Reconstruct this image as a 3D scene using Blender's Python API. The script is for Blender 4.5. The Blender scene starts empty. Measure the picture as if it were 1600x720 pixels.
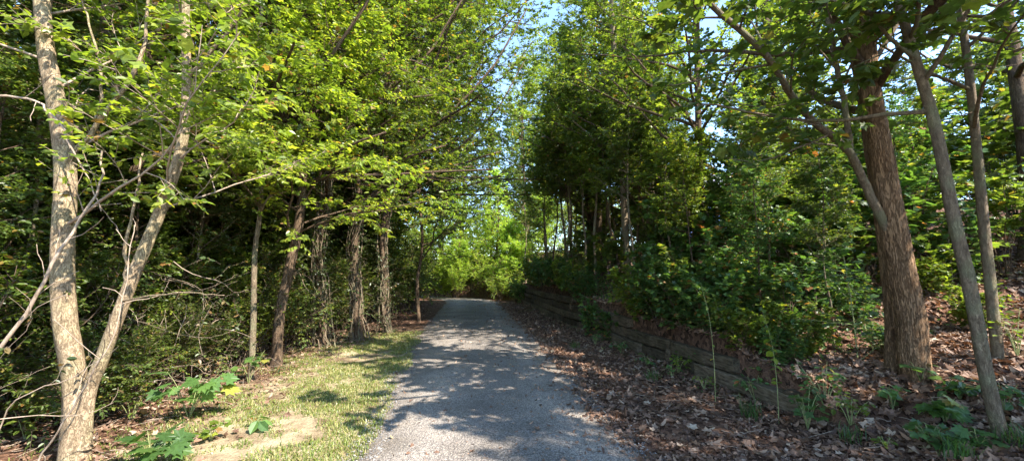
import bpy, math, random
import numpy as np
from mathutils import Vector

# ------------------------------------------------------------------ basics
sc = bpy.context.scene
COL = sc.collection
R = math.radians
PI = math.pi

F = 625.0
PITCH, YAW = R(6.39), R(5.9)
CAM = np.array([0.0, 0.0, 1.6])
fwd = np.array([math.sin(YAW)*math.cos(PITCH), math.cos(YAW)*math.cos(PITCH), math.sin(PITCH)])
rgt = np.array([math.cos(YAW), -math.sin(YAW), 0.0])
upv = np.cross(rgt, fwd)


def W(px, py, d):
    """point seen at photo pixel (px, py) at depth d metres"""
    return CAM + d*(fwd + (px-800)/F*rgt - (py-360)/F*upv)


# sun: from the right and a little behind, mid height
SUN_AZ, SUN_EL = 126.0, 46.0        # azimuth clockwise from +Y
SUN = np.array([math.sin(R(SUN_AZ))*math.cos(R(SUN_EL)), math.cos(R(SUN_AZ))*math.cos(R(SUN_EL)), math.sin(R(SUN_EL))])

# ------------------------------------------------------------------ terrain


def sm(a, b, x):
    t = np.clip((x-a)/(b-a), 0, 1)
    return t*t*(3-2*t)


def nz(x, y, s=1.0, k=0.0):
    x = x*s+k; y = y*s-k*1.7
    return (np.sin(x*1.7+1.3*np.sin(y*1.1+k))+np.sin(y*2.1+1.7*np.sin(x*.9+2))+.6*np.sin(x*4.3+y*3.1+k)+.4*np.sin(x*6.1-y*7.3+2*k))/3.0


def bend(y):                        # the whole lane swings left past the crest
    return -0.06*np.clip(y-24, 0, 30)**1.8


def wallx(y):
    y = np.asarray(y, float)
    return 3.72-0.055*np.clip(y-4.4, 0, 12)+bend(y)


def wallh(y):
    y = np.asarray(y, float)
    return .45+.23*sm(5.3, 5.5, y)+.23*sm(8.6, 8.8, y)+.23*sm(12.5, 12.7, y)


def H(x, y):
    x = np.asarray(x, float); y = np.asarray(y, float)
    u = x-wallx(y)
    base = .02*nz(x, y, .9)+.008*nz(x, y, 4.0, 2)
    base = base - .004*np.clip(y-24, 0, 60)**1.6
    off = sm(3.6, 4.7, y)*(1-sm(25, 29, y))
    hard = wallh(y)*np.where(u > .09, 1.0, 0.0)
    soft = wallh(y)*sm(-.6, 1.9, u)
    step = hard*off+soft*(1-off)
    bank = .17*np.clip(u-.8, 0, 14)**1.12*(sm(-.5, 3.0, u))+.06*nz(x, y, .8, 5)*sm(.3, 1.5, u)
    left = .05*np.clip(-u-9, 0, 40)+.05*nz(x, y, .7, 9)*sm(6.5, 8.5, -u)
    return base+step+bank+left


def Hs(x, y):
    return float(H(x, y))


def ground_at(px, py):
    lo = None
    for d in np.arange(1.5, 90, .03):
        p = W(px, py, d)
        if p[2] <= H(p[0], p[1]):
            return p
    return W(px, py, 60)


# ------------------------------------------------------------------ mesh helpers
def mesh_np(name, V, faces, mats, smooth=False, var=None, midx=None):
    """faces: list of int arrays (n, k)"""
    me = bpy.data.meshes.new(name)
    V = np.ascontiguousarray(V, dtype=np.float32)
    faces = [f for f in faces if len(f)]
    me.vertices.add(len(V)); me.vertices.foreach_set('co', V.ravel())
    loops = np.concatenate([f.ravel() for f in faces]).astype(np.int32)
    tot = np.concatenate([np.full(len(f), f.shape[1]) for f in faces]).astype(np.int32)
    st = np.concatenate([[0], np.cumsum(tot)[:-1]]).astype(np.int32)
    me.loops.add(len(loops)); me.loops.foreach_set('vertex_index', loops)
    me.polygons.add(len(tot))
    me.polygons.foreach_set('loop_start', st)
    me.polygons.foreach_set('loop_total', tot)
    me.polygons.foreach_set('use_smooth', np.full(len(tot), smooth))
    if midx is not None:
        me.polygons.foreach_set('material_index', midx.astype(np.int32))
    me.update(calc_edges=True)
    if var is not None:
        at = me.attributes.new('var', 'FLOAT', 'FACE')
        at.data.foreach_set('value', np.ascontiguousarray(var, dtype=np.float32))
    for m in (mats if isinstance(mats, (list, tuple)) else [mats]):
        me.materials.append(m)
    return me


def link(name, me, parent=None):
    o = bpy.data.objects.new(name, me)
    COL.objects.link(o)
    if parent is not None:
        o.parent = parent
    return o


def empty(name, loc=(0, 0, 0), rz=0.0):
    o = bpy.data.objects.new(name, None)
    o.empty_display_size = .2
    COL.objects.link(o)
    o.location = loc; o.rotation_euler = (0, 0, rz)
    return o


def tag(o, label=None, cat=None, group=None, kind=None):
    if label: o['label'] = label
    if cat: o['category'] = cat
    if group: o['group'] = group
    if kind: o['kind'] = kind
    return o


def norm(a):
    return a/np.maximum(np.linalg.norm(a, axis=-1, keepdims=True), 1e-9)


def tubes(P, Rr, sides, rough=0.0, rng=None):
    """P (n,k,3) polylines, Rr (n,k) radii -> V, F(quads)"""
    n, k, _ = P.shape
    T = np.gradient(P, axis=1)
    T = norm(T)
    ref = np.where(np.abs(T[:, :1, 2:3]) > .8, np.array([1.0, 0, 0]), np.array([0, 0, 1.0]))
    ref = np.broadcast_to(ref, T.shape)
    A = norm(np.cross(T, ref)); B = np.cross(T, A)
    th = np.linspace(0, 2*PI, sides, endpoint=False)
    rr = Rr[:, :, None]*np.ones((1, 1, sides))
    if rough:
        rr = rr*(1+rough*(rng.random(rr.shape)-.5))
    V = P[:, :, None, :]+rr[..., None]*(np.cos(th)[None, None, :, None]*A[:, :, None, :]+np.sin(th)[None, None, :, None]*B[:, :, None, :])
    i = np.arange(n)[:, None, None]*k*sides
    j = np.arange(k-1)[None, :, None]*sides
    s = np.arange(sides)[None, None, :]
    s2 = (s+1) % sides
    Fq = np.stack([i+j+s, i+j+s2, i+j+sides+s2, i+j+sides+s], -1).reshape(-1, 4)
    return V.reshape(-1, 3), Fq


def merge(parts):
    Vs, Fs, off = [], {}, 0
    for V, Fl in parts:
        Vs.append(V)
        for f in (Fl if isinstance(Fl, list) else [Fl]):
            if len(f): Fs.setdefault(f.shape[1], []).append(f+off)
        off += len(V)
    return np.concatenate(Vs), [np.concatenate(v) for v in Fs.values()]


def spline(pts, n):
    """Catmull-Rom through control points -> (n,3..)"""
    pts = np.asarray(pts, float)
    k = len(pts)
    t = np.linspace(0, k-1, n)
    i = np.clip(t.astype(int), 0, k-2); f = (t-i)[:, None]
    p = lambda j: pts[np.clip(j, 0, k-1)]
    p0, p1, p2, p3 = p(i-1), p(i), p(i+1), p(i+2)
    return .5*((2*p1)+(-p0+p2)*f+(2*p0-5*p1+4*p2-p3)*f**2+(-p0+3*p1-3*p2+p3)*f**3)


# ------------------------------------------------------------------ leaf templates (x across, y along, z up)
def T_oval(w=.3, fold=.25, droop=.18):
    v = np.array([(0, 0), (w*.85, .3), (w*.8, .68), (0, 1), (-w*.8, .68), (-w*.85, .3)], float)
    z = np.abs(v[:, 0])*fold-droop*v[:, 1]**2
    return np.c_[v, z], [np.array([[0, 1, 2, 3], [0, 3, 4, 5]])]


def T_diam(w=.36):
    v = np.array([(0, 0, 0), (w, .5, .05), (0, 1, -.08), (-w, .5, .05)], float)
    return v, [np.array([[0, 1, 2, 3]])]


def T_maple(droop=.22):
    h = [(.36, -.10), (.30, .12), (.66, .20), (.50, .36), (.60, .66), (.32, .58), (.24, .86), (.13, .78)]
    out = [(0, 0)]+h+[(0, 1.08)]+[(-x, y) for x, y in h[::-1]]
    v = np.array([(0, .34)]+out, float)
    n = len(out)
    r2 = v[:, 0]**2+(v[:, 1]-.34)**2
    z = -droop*r2+.12*np.abs(v[:, 0])
    f = np.array([[0, 1+i, 1+(i+1) % n] for i in range(n)])
    return np.c_[v, z], [f]


def T_lobed(droop=.1):       # coarse five-lobed leaf
    h = [(.4, .02), (.26, .22), (.58, .5), (.24, .6)]
    out = [(0, 0)]+h+[(0, 1.0)]+[(-x, y) for x, y in h[::-1]]
    v = np.array([(0, .36)]+out, float)
    n = len(out)
    r2 = v[:, 0]**2+(v[:, 1]-.36)**2
    f = np.array([[0, 1+i, 1+(i+1) % n] for i in range(n)])
    return np.c_[v, -droop*r2+.1*np.abs(v[:, 0])], [f]


def T_curl(c=.6):            # fallen leaf, rolled at the rim
    h = [(.38, .05), (.27, .25), (.5, .52), (.22, .66)]
    out = [(0, 0)]+h+[(0, 1.0)]+[(-x, y) for x, y in h[::-1]]
    v = np.array([(0, .36)]+out, float)
    n = len(out)
    z = c*v[:, 0]**2+.35*c*(v[:, 1]-.5)**2
    f = np.array([[0, 1+i, 1+(i+1) % n] for i in range(n)])
    return np.c_[v, z], [f]


def scatter(tmpl, pos, along, nrm, size):
    tv, tf = tmpl
    n, m = len(pos), len(tv)
    Y = norm(along)
    Z = norm(nrm-np.sum(nrm*Y, -1, keepdims=True)*Y)
    X = np.cross(Y, Z)
    s = size[:, None, None]
    V = pos[:, None, :]+s*(tv[None, :, 0:1]*X[:, None]+tv[None, :, 1:2]*Y[:, None]+tv[None, :, 2:3]*Z[:, None])
    off = (np.arange(n)*m)[:, None, None]
    Fl = [(f[None]+off).reshape(-1, f.shape[1]) for f in tf]
    per = sum(len(f) for f in tf)
    return V.reshape(-1, 3), Fl, per


# ------------------------------------------------------------------ materials
def nt(name):
    m = bpy.data.materials.new(name); m.use_nodes = True
    t = m.node_tree; t.nodes.clear()
    o = t.nodes.new('ShaderNodeOutputMaterial')
    return m, t, o


def N(t, typ, **kw):
    n = t.nodes.new(typ)
    for k, v in kw.items():
        if k in n.inputs.keys():
            n.inputs[k].default_value = v
        else:
            setattr(n, k, v)
    return n


def ramp(t, fac, stops):
    n = t.nodes.new('ShaderNodeValToRGB')
    e = n.color_ramp.elements
    while len(e) > 1: e.remove(e[-1])
    e[0].position = stops[0][0]; e[0].color = (*stops[0][1], 1)
    for p, c in stops[1:]:
        x = e.new(p); x.color = (*c, 1)
    t.links.new(fac, n.inputs[0])
    return n.outputs[0]


def leaf_mat(name, stops, trans=.46, tcol=(1.3, 1.3, .5), rough=.4, spec=.45):
    m, t, o = nt(name)
    a = N(t, 'ShaderNodeAttribute', attribute_name='var')
    c = ramp(t, a.outputs['Fac'], stops)
    oi = N(t, 'ShaderNodeObjectInfo')
    hv = N(t, 'ShaderNodeHueSaturation')
    mr = N(t, 'ShaderNodeMapRange'); mr.inputs[3].default_value = .8; mr.inputs[4].default_value = 1.25
    t.links.new(oi.outputs['Random'], mr.inputs[0])
    t.links.new(mr.outputs[0], hv.inputs['Value'])
    t.links.new(c, hv.inputs['Color'])
    tc = N(t, 'ShaderNodeTexCoord')
    no = N(t, 'ShaderNodeTexNoise', Scale=38.0, Detail=2.0)
    t.links.new(tc.outputs['Object'], no.inputs['Vector'])
    mx = N(t, 'ShaderNodeMix', data_type='RGBA', blend_type='MULTIPLY')
    mx.inputs[0].default_value = .45
    t.links.new(hv.outputs[0], mx.inputs[6])
    g = ramp(t, no.outputs[0], [(.3, (.55, .55, .5)), (.65, (1.25, 1.25, 1.2))])
    t.links.new(g, mx.inputs[7])
    p = N(t, 'ShaderNodeBsdfPrincipled', Roughness=rough)
    p.inputs['Specular IOR Level'].default_value = spec
    t.links.new(mx.outputs[2], p.inputs['Base Color'])
    tr = N(t, 'ShaderNodeBsdfTranslucent')
    m2 = N(t, 'ShaderNodeMix', data_type='RGBA', blend_type='MULTIPLY'); m2.inputs[0].default_value = 1
    m2.clamp_result = False
    t.links.new(mx.outputs[2], m2.inputs[6]); m2.inputs[7].default_value = (*[v*1.6 for v in tcol], 1)
    t.links.new(m2.outputs[2], tr.inputs[0])
    ms = N(t, 'ShaderNodeMixShader'); ms.inputs[0].default_value = trans
    t.links.new(p.outputs[0], ms.inputs[1]); t.links.new(tr.outputs[0], ms.inputs[2])
    t.links.new(ms.outputs[0], o.inputs[0])
    return m


def bark_mat(name, c1, c2, c3=None, scale=9.0, stretch=.16, bump=.6, dist=.02, moss=None):
    m, t, o = nt(name)
    tc = N(t, 'ShaderNodeTexCoord')
    mp = N(t, 'ShaderNodeMapping'); mp.inputs['Scale'].default_value = (1, 1, stretch)
    t.links.new(tc.outputs['Object'], mp.inputs[0])
    n1 = N(t, 'ShaderNodeTexNoise', Scale=scale*3, Detail=6.0, Roughness=.65)
    t.links.new(mp.outputs[0], n1.inputs['Vector'])
    vo = N(t, 'ShaderNodeTexVoronoi', Scale=scale*4.2, feature='DISTANCE_TO_EDGE')
    ad = N(t, 'ShaderNodeVectorMath', operation='ADD')
    sc_ = N(t, 'ShaderNodeVectorMath', operation='SCALE'); sc_.inputs['Scale'].default_value = .16
    t.links.new(n1.outputs['Color'], sc_.inputs[0]); t.links.new(mp.outputs[0], ad.inputs[0]); t.links.new(sc_.outputs[0], ad.inputs[1])
    t.links.new(ad.outputs[0], vo.inputs['Vector'])
    n2 = N(t, 'ShaderNodeTexNoise', Scale=scale*.35, Detail=4.0)
    t.links.new(tc.outputs['Object'], n2.inputs['Vector'])
    col = ramp(t, n1.outputs[0], [(.3, c1), (.7, c2)])
    mx = N(t, 'ShaderNodeMix', data_type='RGBA')
    f = ramp(t, n2.outputs[0], [(.48, (0, 0, 0)), (.62, (.75, .75, .75))])
    t.links.new(f, mx.inputs[0]); t.links.new(col, mx.inputs[6]); mx.inputs[7].default_value = (*(c3 or c2), 1)
    fu = ramp(t, vo.outputs['Distance'], [(0, (.45, .42, .4)), (.12, (1, 1, 1))])
    mm = N(t, 'ShaderNodeMix', data_type='RGBA', blend_type='MULTIPLY'); mm.inputs[0].default_value = .75
    t.links.new(mx.outputs[2], mm.inputs[6]); t.links.new(fu, mm.inputs[7])
    p = N(t, 'ShaderNodeBsdfPrincipled', Roughness=.92)
    p.inputs['Specular IOR Level'].default_value = .15
    t.links.new(mm.outputs[2], p.inputs['Base Color'])
    b = N(t, 'ShaderNodeBump', Strength=bump, Distance=dist)
    hh = N(t, 'ShaderNodeMath', operation='ADD'); 
    t.links.new(n1.outputs[0], hh.inputs[0]); t.links.new(fu, hh.inputs[1])
    t.links.new(hh.outputs[0], b.inputs['Height'])
    t.links.new(b.outputs[0], p.inputs['Normal'])
    t.links.new(p.outputs[0], o.inputs[0])
    return m


def plain(name, c, rough=.8, c2=None, scale=6, spec=.3, metal=0, bump=0):
    m, t, o = nt(name)
    p = N(t, 'ShaderNodeBsdfPrincipled', Roughness=rough, Metallic=metal)
    p.inputs['Specular IOR Level'].default_value = spec
    tc = N(t, 'ShaderNodeTexCoord')
    n = N(t, 'ShaderNodeTexNoise', Scale=float(scale), Detail=5.0)
    t.links.new(tc.outputs['Object'], n.inputs['Vector'])
    c2 = c2 or tuple(v*.75 for v in c)
    t.links.new(ramp(t, n.outputs[0], [(.35, c2), (.65, c)]), p.inputs['Base Color'])
    if bump:
        b = N(t, 'ShaderNodeBump', Strength=bump, Distance=.01)
        t.links.new(n.outputs[0], b.inputs['Height']); t.links.new(b.outputs[0], p.inputs['Normal'])
    t.links.new(p.outputs[0], o.inputs[0])
    return m


M = {}
M['leaf_sun'] = leaf_mat('leaf_sun', [(0, (.06, .095, .014)), (.4, (.11, .16, .024)), (.75, (.19, .235, .035)), (.93, (.26, .28, .04)), (.97, (.20, .12, .035)), (1, (.26, .14, .05))])  # lighter leaf green for lit plants; sunlight put into the colour
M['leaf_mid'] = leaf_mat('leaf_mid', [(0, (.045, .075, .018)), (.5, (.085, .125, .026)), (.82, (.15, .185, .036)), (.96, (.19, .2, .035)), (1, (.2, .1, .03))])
M['leaf_dark'] = leaf_mat('leaf_dark', [(0, (.03, .052, .014)), (.5, (.055, .082, .022)), (.85, (.085, .12, .03)), (.93, (.17, .13, .05)), (1, (.2, .11, .05))], trans=.3)  # dark olive brown thicket leaves, with some of its shade in the colour
M['leaf_maple'] = leaf_mat('leaf_maple', [(0, (.045, .09, .028)), (.5, (.07, .135, .035)), (.86, (.11, .18, .04)), (.93, (.24, .26, .05)), (.97, (.26, .15, .07)), (1, (.3, .1, .04))], trans=.38)
M['leaf_yellow_glow'] = leaf_mat('leaf_yellow_glow', [(0, (.15, .25, .035)), (.5, (.24, .34, .055)), (.85, (.36, .41, .08)), (1, (.45, .36, .08))], trans=.5)  # yellow green leaves; lane end's backlit glow put into the colour
M['leaf_tan'] = leaf_mat('leaf_tan', [(0, (.28, .16, .08)), (.6, (.4, .26, .14)), (1, (.3, .12, .05))], trans=.3, tcol=(1.1, .9, .6))
M['litter'] = leaf_mat('litter', [(0, (.045, .024, .018)), (.3, (.14, .078, .05)), (.6, (.27, .155, .10)), (.83, (.40, .27, .185)), (.95, (.46, .36, .27)), (1, (.32, .27, .06))], trans=.12, tcol=(1.1, .8, .5), rough=.6, spec=.3)
M['grass'] = leaf_mat('grass', [(0, (.06, .10, .018)), (.5, (.14, .18, .035)), (.75, (.24, .24, .07)), (1, (.36, .3, .15))], trans=.3)
M['bark_pale'] = bark_mat('bark_pale', (.2, .14, .085), (.44, .33, .21), (.3, .25, .14), scale=8, stretch=.35, bump=.8, dist=.012)
M['bark_brown'] = bark_mat('bark_brown', (.07, .045, .03), (.2, .135, .085), (.15, .11, .07), scale=8, stretch=.18, bump=.8)
M['bark_oak'] = bark_mat('bark_oak', (.13, .075, .04), (.37, .225, .125), (.28, .175, .10), scale=8, stretch=.13, bump=.9, dist=.03)
M['bark_gray'] = bark_mat('bark_gray', (.13, .095, .062), (.34, .26, .175), (.25, .24, .14), scale=12, stretch=.35, bump=.9, dist=.012)
M['twig_pale'] = bark_mat('twig_pale', (.2, .14, .10), (.42, .33, .25), scale=14, bump=.2)
M['twig_dark'] = bark_mat('twig_dark', (.05, .035, .025), (.15, .105, .07), scale=14, bump=.2)
M['stem_green'] = plain('stem_green', (.24, .26, .1), .6)

# ------------------------------------------------------------------ world, sun, camera
w = bpy.data.worlds.new('World'); sc.world = w; w.use_nodes = True
t = w.node_tree; t.nodes.clear()
wo = t.nodes.new('ShaderNodeOutputWorld'); bg = t.nodes.new('ShaderNodeBackground')
sky = t.nodes.new('ShaderNodeTexSky'); sky.sky_type = 'NISHITA'; sky.sun_disc = False
sky.sun_elevation = R(SUN_EL); sky.sun_rotation = R(SUN_AZ)
sky.air_density = 1.0; sky.dust_density = .1; sky.ozone_density = 3.0
t.links.new(sky.outputs[0], bg.inputs[0]); t.links.new(bg.outputs[0], wo.inputs[0])
bg.inputs[1].default_value = .13
sun = bpy.data.lights.new('sun', 'SUN'); sun.energy = 3.3; sun.angle = R(.53); sun.color = (1, .94, .84)
so = bpy.data.objects.new('sun', sun); COL.objects.link(so)
so.rotation_euler = Vector(SUN).to_track_quat('Z', 'Y').to_euler(); so.location = tuple(SUN*60)
cam = bpy.data.cameras.new('camera'); co = bpy.data.objects.new('camera', cam); COL.objects.link(co)
cam.sensor_width = 36; cam.lens = F/1600*36; cam.clip_end = 2000; cam.clip_start = .05
co.location = tuple(CAM); co.rotation_euler = (R(90)+PITCH, 0, -YAW)
sc.camera = co
vs = sc.view_settings
vs.view_transform = 'Standard'; vs.look = 'None'; vs.gamma = 1; vs.exposure = 2.45
cy = sc.cycles
cy.max_bounces = 9; cy.diffuse_bounces = 6; cy.glossy_bounces = 2; cy.transmission_bounces = 6; cy.transparent_max_bounces = 4
cy.caustics_reflective = False; cy.caustics_refractive = False
cy.sample_clamp_indirect = 6

# ------------------------------------------------------------------ ground
ys = np.concatenate([np.arange(-14, 2, .5), np.arange(2, 14, .1), np.arange(14, 34, .3), np.arange(34, 60, 1.0), np.linspace(60, 400, 18)])
us = np.concatenate([np.linspace(-400, -40, 12), np.arange(-38, -12, 1.0), np.arange(-12, -9, .4), np.arange(-9, -.01, .11), [.02, .08, .10, .2], np.arange(.3, 6, .12), np.arange(6, 16, .4), np.arange(16, 40, 1.0), np.linspace(42, 400, 12)])
UU, YY = np.meshgrid(us, ys)
fade = 1.0
XX = UU+np.where(YY < 60, wallx(YY), wallx(60.0))
ZZ = H(XX, np.minimum(YY, 60))
V = np.stack([XX, YY, ZZ], -1).reshape(-1, 3)
nr, nc = XX.shape
I = (np.arange(nr-1)[:, None]*nc+np.arange(nc-1)[None]).reshape(-1)
Fg = np.stack([I, I+1, I+nc+1, I+nc], -1)


def ledge(y): return -1.0-.055*np.clip(y-3.45, 0, 8)+bend(y)+.10*nz(y, y*.3, 1.6)+.03*nz(y, y, 7)
def redge(y): return 1.62+.03*np.clip(y-3.45, 0, 6)+bend(y)+.12*nz(y, y*.2, 1.3, 4)+.03*nz(y, y, 8, 2)


gm, t, o = nt('ground_soil')
tc = N(t, 'ShaderNodeTexCoord')
n1 = N(t, 'ShaderNodeTexNoise', Scale=3.0, Detail=8.0, Roughness=.65)
n2 = N(t, 'ShaderNodeTexNoise', Scale=45.0, Detail=4.0)
vo = N(t, 'ShaderNodeTexVoronoi', Scale=16.0)
for n in (n1, n2, vo): t.links.new(tc.outputs['Object'], n.inputs['Vector'])
vr = ramp(t, vo.outputs['Color'], [(.1, (.03, .018, .012)), (.5, (.11, .058, .036)), (.9, (.2, .11, .07))])
sand = ramp(t, n1.outputs[0], [(.33, (.13, .085, .05)), (.47, (.24, .18, .11)), (.58, (.33, .27, .17)), (.7, (.38, .32, .22))])
at = N(t, 'ShaderNodeAttribute', attribute_name='verge')
mx = N(t, 'ShaderNodeMix', data_type='RGBA'); t.links.new(at.outputs['Fac'], mx.inputs[0])
t.links.new(vr, mx.inputs[6]); t.links.new(sand, mx.inputs[7])
mu = N(t, 'ShaderNodeMix', data_type='RGBA', blend_type='MULTIPLY'); mu.inputs[0].default_value = .6
t.links.new(mx.outputs[2], mu.inputs[6]); t.links.new(ramp(t, n2.outputs[0], [(.3, (.5, .5, .5)), (.6, (1.1, 1.1, 1.1))]), mu.inputs[7])
p = N(t, 'ShaderNodeBsdfPrincipled', Roughness=.95); p.inputs['Specular IOR Level'].default_value = .1
t.links.new(mu.outputs[2], p.inputs['Base Color'])
b = N(t, 'ShaderNodeBump', Strength=.7, Distance=.03); t.links.new(n2.outputs[0], b.inputs['Height']); t.links.new(b.outputs[0], p.inputs['Normal'])
t.links.new(p.outputs[0], o.inputs[0])
me = mesh_np('ground', V, [Fg], gm, smooth=True)
va = me.attributes.new('verge', 'FLOAT', 'POINT')
x, y = V[:, 0], V[:, 1]
verge = sm(-3.5, -2.6, x-bend(y)+.5*nz(x, y, 1.2))*(1-sm(9, 14, y))*(1-sm(.4, 1.5, x-bend(y)))
va.data.foreach_set('value', verge.astype(np.float32))
tag(link('ground', me), kind='structure')

# gravel path
yp = np.concatenate([np.arange(-10, 14, .08), np.arange(14, 62, .35)])
s = np.linspace(0, 1, 34)
L, Rr = ledge(yp), redge(yp)
X = L[:, None]+(Rr-L)[:, None]*s[None]; Y = np.repeat(yp[:, None], len(s), 1)
Z = H(X, Y)+.012+.02*np.sin(s*PI)[None]-.016*(np.abs(s-.5)*2)[None]**8
V = np.stack([X, Y, Z], -1).reshape(-1, 3)
I = (np.arange(len(yp)-1)[:, None]*len(s)+np.arange(len(s)-1)[None]).reshape(-1)
gp, t, o = nt('gravel')
ac = N(t, 'ShaderNodeAttribute', attribute_name='across')
tc = N(t, 'ShaderNodeTexCoord')
vo = N(t, 'ShaderNodeTexVoronoi', Scale=95.0); vo2 = N(t, 'ShaderNodeTexVoronoi', Scale=48.0)
n1 = N(t, 'ShaderNodeTexNoise', Scale=1.1, Detail=6.0); n2 = N(t, 'ShaderNodeTexNoise', Scale=160.0, Detail=2.0)
for n in (vo, vo2, n1, n2): t.links.new(tc.outputs['Object'], n.inputs['Vector'])
c = ramp(t, vo.outputs['Color'], [(.1, (.10, .088, .079)), (.5, (.195, .172, .151)), (.9, (.345, .305, .265))])
mx = N(t, 'ShaderNodeMix', data_type='RGBA', blend_type='MULTIPLY'); mx.inputs[0].default_value = .8
t.links.new(c, mx.inputs[6]); t.links.new(ramp(t, n1.outputs[0], [(.35, (.78, .76, .73)), (.5, (1, 1, 1)), (.65, (1.18, 1.15, 1.1))]), mx.inputs[7])
n3 = N(t, 'ShaderNodeTexNoise', Scale=2.6, Detail=7.0, Roughness=.7); t.links.new(tc.outputs['Object'], n3.inputs['Vector'])
wn = N(t, 'ShaderNodeMath', operation='MULTIPLY_ADD'); t.links.new(n3.outputs[0], wn.inputs[0]); wn.inputs[1].default_value = .22
t.links.new(ac.outputs['Fac'], wn.inputs[2])
tk = ramp(t, wn.outputs[0], [(.05, (.62, .52, .42)), (.22, (.95, .93, .9)), (.34, (1.22, 1.2, 1.18)), (.5, (.88, .86, .85)), (.66, (.86, .85, .84)), (.8, (1.2, 1.18, 1.15)), (.93, (.95, .9, .85)), (1, (.6, .48, .38))])
m4 = N(t, 'ShaderNodeMix', data_type='RGBA', blend_type='MULTIPLY'); m4.inputs[0].default_value = 1
t.links.new(mx.outputs[2], m4.inputs[6]); t.links.new(tk, m4.inputs[7])
p = N(t, 'ShaderNodeBsdfPrincipled', Roughness=.9); p.inputs['Specular IOR Level'].default_value = .2
t.links.new(m4.outputs[2], p.inputs['Base Color'])
b = N(t, 'ShaderNodeBump', Strength=.8, Distance=.012)
ad = N(t, 'ShaderNodeMath', operation='ADD'); t.links.new(vo.outputs['Distance'], ad.inputs[0]); t.links.new(vo2.outputs['Distance'], ad.inputs[1])
iv = N(t, 'ShaderNodeMath', operation='MULTIPLY'); iv.inputs[1].default_value = -1; t.links.new(ad.outputs[0], iv.inputs[0])
t.links.new(iv.outputs[0], b.inputs['Height']); t.links.new(b.outputs[0], p.inputs['Normal'])
t.links.new(p.outputs[0], o.inputs[0])
pm = mesh_np('path', V, [np.stack([I, I+1, I+len(s)+1, I+len(s)], -1)], gp, smooth=True)
aa = pm.attributes.new('across', 'FLOAT', 'POINT'); aa.data.foreach_set('value', np.tile(s*.88, len(yp)).astype(np.float32))
tag(link('path', pm), kind='structure')

rng = np.random.default_rng(11)

# loose stones on the path
n = 11000
y = 2.6+ (rng.random(n)**1.8)*13
ss = rng.random(n); ss = np.where(rng.random(n) < .55, np.where(rng.random(n) < .5, ss*.12, 1-ss*.10), ss)
x = ledge(y)+(redge(y)-ledge(y))*(ss*1.03-.015)
z = H(x, y)+.014
r = .004+.009*rng.random(n)**2
octv = np.array([(1, 0, 0), (0, 1, 0), (-1, 0, 0), (0, -1, 0), (0, 0, .7), (0, 0, -.6)], float)
octf = np.array([(0, 1, 4), (1, 2, 4), (2, 3, 4), (3, 0, 4), (1, 0, 5), (2, 1, 5), (3, 2, 5), (0, 3, 5)])
a = rng.random(n)*6.28
rot = np.stack([np.stack([np.cos(a), -np.sin(a)], -1), np.stack([np.sin(a), np.cos(a)], -1)], -2)
vv = octv[None]*(r[:, None, None])*(1+.5*(rng.random((n, 6, 1))-.5))
vv[..., :2] = np.einsum('nij,nkj->nki', rot, vv[..., :2])
V = (vv+np.stack([x, y, z], -1)[:, None]).reshape(-1, 3)
Fo = (octf[None]+(np.arange(n)*6)[:, None, None]).reshape(-1, 3)
sm_, t, o = nt('stone')
at = N(t, 'ShaderNodeAttribute', attribute_name='var')
p = N(t, 'ShaderNodeBsdfPrincipled', Roughness=.85)
t.links.new(ramp(t, at.outputs['Fac'], [(0, (.09, .085, .08)), (.7, (.2, .19, .18)), (1, (.34, .31, .27))]), p.inputs['Base Color']); t.links.new(p.outputs[0], o.inputs[0])
tag(link('gravel', mesh_np('gravel', V, [Fo], sm_, var=np.repeat(rng.random(n), 8))), 'loose grey gravel stones lying over the path', 'gravel', kind='stuff')

# fallen leaves
def litter(name, n, xf, yf, smin, smax, label, tm, seed, lift=.012, vlo=0, vhi=1):
    rg = np.random.default_rng(seed)
    y = yf(rg, n); x = xf(rg, n, y)
    if n > 14000:
        kp = nz(x, y, 2.3, 4)+.7*nz(x, y, 6, 1)+rg.normal(0, .35, n) > -.42
        x, y = x[kp], y[kp]; n = len(x)
    z = H(x, y)
    e = .05
    nx = -(H(x+e, y)-H(x-e, y))/(2*e); ny = -(H(x, y+e)-H(x, y-e))/(2*e)
    nx = np.clip(nx, -.6, .6)
    nm = norm(np.stack([nx, ny, np.ones(n)], -1)+rg.normal(0, .48, (n, 3)))
    a = rg.random(n)*6.28
    al = np.stack([np.cos(a), np.sin(a), rg.normal(0, .25, n)], -1)
    sz = smin*.6+(smax-smin*.6)*rg.random(n)**1.5
    pos = np.stack([x, y, z+lift+.03*rg.random(n)**2], -1)
    tms = tm
    parts = []; vs_ = []
    k = len(tms); idx = rg.integers(0, k, n)
    for i in range(k):
        mk = idx == i
        V, Fl, per = scatter(tms[i], pos[mk], al[mk], nm[mk], sz[mk])
        parts.append((V, Fl)); vs_.append(np.repeat(np.clip(vlo+(vhi-vlo)*rg.beta(2, 2.2, mk.sum()), 0, 1), per))
    V, Fl = merge(parts)
    return tag(link(name, mesh_np(name, V, Fl, M['litter'], var=np.concatenate(vs_))), label, 'leaf litter', kind='stuff')


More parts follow.
